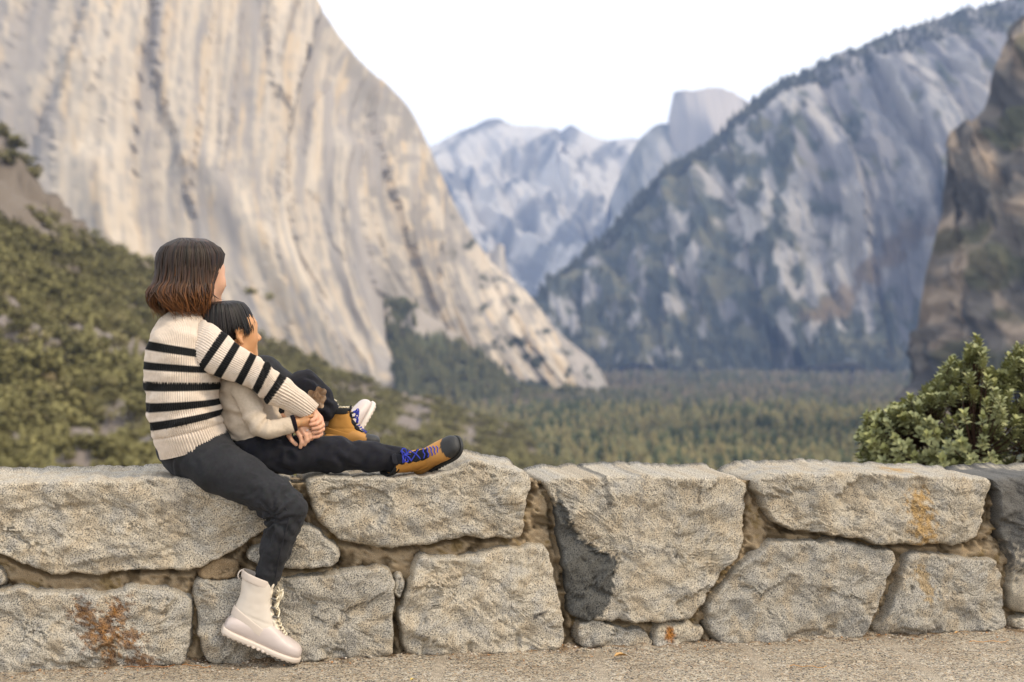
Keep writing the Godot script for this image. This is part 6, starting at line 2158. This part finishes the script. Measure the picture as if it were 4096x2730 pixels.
func make_details() -> void:
	var r := RandomNumberGenerator.new()
	r.seed = 91
	# --- shrub: stems fork towards tips that each carry a whorl of stiff oval leaves
	var foot := Vector3(2.51, -0.85, -7.2)
	var shrub := base("shrub", "sage green leafy shrub rising behind the wall at the right edge", "shrub")
	shrub.position = foot
	var top := Curve.new()
	top.min_value = -1.0
	top.max_value = 3.0
	var tops := [[1.753, 0.635], [1.831, 0.702], [1.920, 0.752], [1.987, 0.769], [2.065, 0.802], [2.154, 0.880], [2.233, 0.975], [2.344, 1.076], [2.411, 0.942], [2.478, 0.925], [2.545, 1.042], [2.634, 1.059], [2.791, 1.014], [3.014, 0.880], [3.237, 0.657]]
	var wood := shape()
	var foliage := shape()
	var tips := []
	for i in 1300:
		var x := r.randf_range(1.765, 3.23)
		var hi := 0.0
		for k in tops.size() - 1:
			if x >= tops[k][0] and x <= tops[k + 1][0]:
				hi = lerpf(tops[k][1], tops[k + 1][1], (x - tops[k][0]) / (tops[k + 1][0] - tops[k][0]))
		var drop := pow(r.randf(), 1.25) * (hi - 0.25)
		if i < 170:
			drop = r.randf_range(0.0, 0.03)
		tips.append(Vector3(x, hi - drop - 0.02, -7.2 + r.randf_range(-0.35, 0.35) * (0.35 + smoothstep(0.0, 0.3, drop))))
	for t in [[1.784, 0.696], [1.786, 0.663], [2.149, 0.886], [2.216, 0.975], [2.344, 1.092], [2.361, 1.070], [2.551, 1.048], [2.506, 0.953], [2.009, 0.797], [2.601, 1.076]]:
		tips.append(Vector3(t[0], t[1], -7.17))
	var forks := []
	for i in 16:
		var x := lerpf(2.07, 3.07, i / 15.0)
		forks.append(Vector3(x + r.randf_range(-0.05, 0.05), r.randf_range(0.16, 0.57), -7.2 + r.randf_range(-0.15, 0.15)))
	for f: Vector3 in forks:
		var mid := foot.lerp(f, 0.5) + Vector3(r.randf_range(-0.06, 0.06), 0.02, r.randf_range(-0.06, 0.06))
		wood.tube(PackedVector3Array([foot, mid, f]), PackedFloat32Array([0.024, 0.014, 0.007]), 6, Color(0.05, 0.028, 0.019))
	for t: Vector3 in tips:
		var best: Vector3 = forks[0]
		for f: Vector3 in forks:
			if f.distance_to(t) + (0.3 if f.y > t.y else 0.0) < best.distance_to(t) + (0.3 if best.y > t.y else 0.0):
				best = f
		var bend := best.lerp(t, 0.55) + Vector3(0, -0.03, 0)
		wood.tube(PackedVector3Array([best, bend, t]), PackedFloat32Array([0.0045, 0.003, 0.002]), 5, Color(0.06, 0.034, 0.02))
		var grow := ((t - bend).normalized() + Vector3(0, 0.7, 0)).normalized()
		var young := r.randf()
		var n := r.randi_range(12, 19)
		for k in n:
			var q := float(k) / n
			var an := k * 2.4 + r.randf() * 0.5
			var side := grow.cross(Vector3(sin(an), 0.2, cos(an))).normalized()
			var out := (side + grow * lerpf(0.15, 1.5, q)).normalized()
			var c := mixc(Color(0.24, 0.255, 0.125), Color(0.34, 0.34, 0.16), r.randf())
			if young > 0.62 and q > 0.5:
				c = mixc(c, Color(0.27, 0.27, 0.085), 0.6)
			c *= r.randf_range(0.8, 1.15)
			c.a = 1.0
			leaf_blade(foliage, t - grow * (0.060 * (1.0 - q)) + side * 0.004, out, (grow + side * 0.4).normalized(), r.randf_range(0.026, 0.040), r.randf_range(0.020, 0.031), c)
	for s in [wood, foliage]:
		for i in s.v.size():
			s.v[i] -= foot
	var bark := paint(0.7)
	var green := paint(0.55)
	green.metallic_specular = 0.35
	green.backlight_enabled = true
	green.backlight = Color(0.16, 0.18, 0.06)
	obj("branch", wood.mesh(), bark, shrub)
	obj("foliage", foliage.mesh(), green, shrub)

	# --- dead leaves and needles on the pavement, in the wall's axes: along the wall, out from it, turn, length, label
	var dry := paint(0.8)
	for q in [["fallen_leaf", 2.02, 0.20, 0.3, 0.055, "curled tan leaf on the pavement before the tall stone", Color(0.50, 0.30, 0.12)],
			["fallen_leaf", 1.60, 0.34, 1.2, 0.022, "small dark curled leaf on the pavement below the drill-grooved stone", Color(0.24, 0.12, 0.05)],
			["fallen_leaf", 1.29, 0.40, 0.9, 0.026, "small yellow leaf on the pavement near the hanging boot", Color(0.55, 0.40, 0.12)],
			["fallen_leaf", 3.32, 0.07, 0.2, 0.024, "pale orange leaf at the foot of the rightmost lower stone", Color(0.62, 0.36, 0.14)],
			["fallen_leaf", 1.93, 0.10, 2.4, 0.020, "small pale leaf against the foot of the low flat stone", Color(0.66, 0.56, 0.40)],
			["pine_needle", 0.47, 0.05, 0.1, 0.16, "rust-brown needle on the soil below the rust-stained stone", Color(0.34, 0.14, 0.045)],
			["pine_needle", 0.62, 0.07, -0.25, 0.10, "short rust-brown needle lying near the foot of the hanging boot's stone", Color(0.36, 0.16, 0.05)],
			["pine_needle", 3.36, 0.22, 0.05, 0.15, "orange needle on the pavement at the far right", Color(0.50, 0.25, 0.08)],
			["pine_needle", 2.58, 0.46, -0.15, 0.12, "orange needle on the pavement below the broad sloping stone", Color(0.50, 0.26, 0.09)]]:
		var s := shape()
		var long: float = q[4]
		if q[0] == "fallen_leaf":
			leaf_blade(s, Vector3(-long * 0.5, 0.006, 0), Vector3(1, 0.08, 0), Vector3.UP, long, long * 0.42, q[6], 0.45)
		else:
			var p := PackedVector3Array()
			var w := PackedFloat32Array()
			for i in 9:
				var t := i / 8.0 - 0.5
				p.append(Vector3(t * long, 0.004 + 0.003 * sin(i * 1.7), 0.012 * sin(t * 5.0)))
				w.append(0.0011)
			s.tube(p, w, 5, q[6])
		var o := obj(q[0], s.mesh(), dry)
		o.transform = root_wall.transform * Transform3D(Basis(Vector3.UP, q[3]), Vector3(q[1], 0.004, q[2]))
		tag(o, q[5], "leaf" if q[0] == "fallen_leaf" else "needle", "dead leaves and needles on the pavement")

	# --- grit swept against the foot of the wall
	var stone := shape()
	var ball := SphereMesh.new()
	ball.radial_segments = 7
	ball.rings = 4
	ball.radius = 0.5
	ball.height = 0.8
	var places := []
	var tints := PackedColorArray()
	for i in 900:
		var z := absf(r.randfn()) * 0.09 + 0.004
		var size := 0.003 + 0.007 * pow(r.randf(), 3.0)
		if z > 0.2:
			size *= 0.7
		places.append(root_wall.transform * Transform3D(Basis.from_euler(Vector3(r.randf() * 6.0, r.randf() * 6.0, r.randf() * 6.0)).scaled(Vector3(1.0, 0.7, 0.85) * size), Vector3(r.randf_range(-0.2, 4.0), size * 0.3 + 0.010 * smoothstep(0.07, 0.0, z), z)))
		tints.append([Color(0.45, 0.38, 0.30), Color(0.30, 0.22, 0.15), Color(0.55, 0.48, 0.40), Color(0.16, 0.13, 0.11), Color(0.42, 0.22, 0.10)][r.randi() % 5])
	tag(copies("grit", ball, paint(0.9), places, tints), "loose grit on the pavement along the foot of the wall", "", "", "stuff")
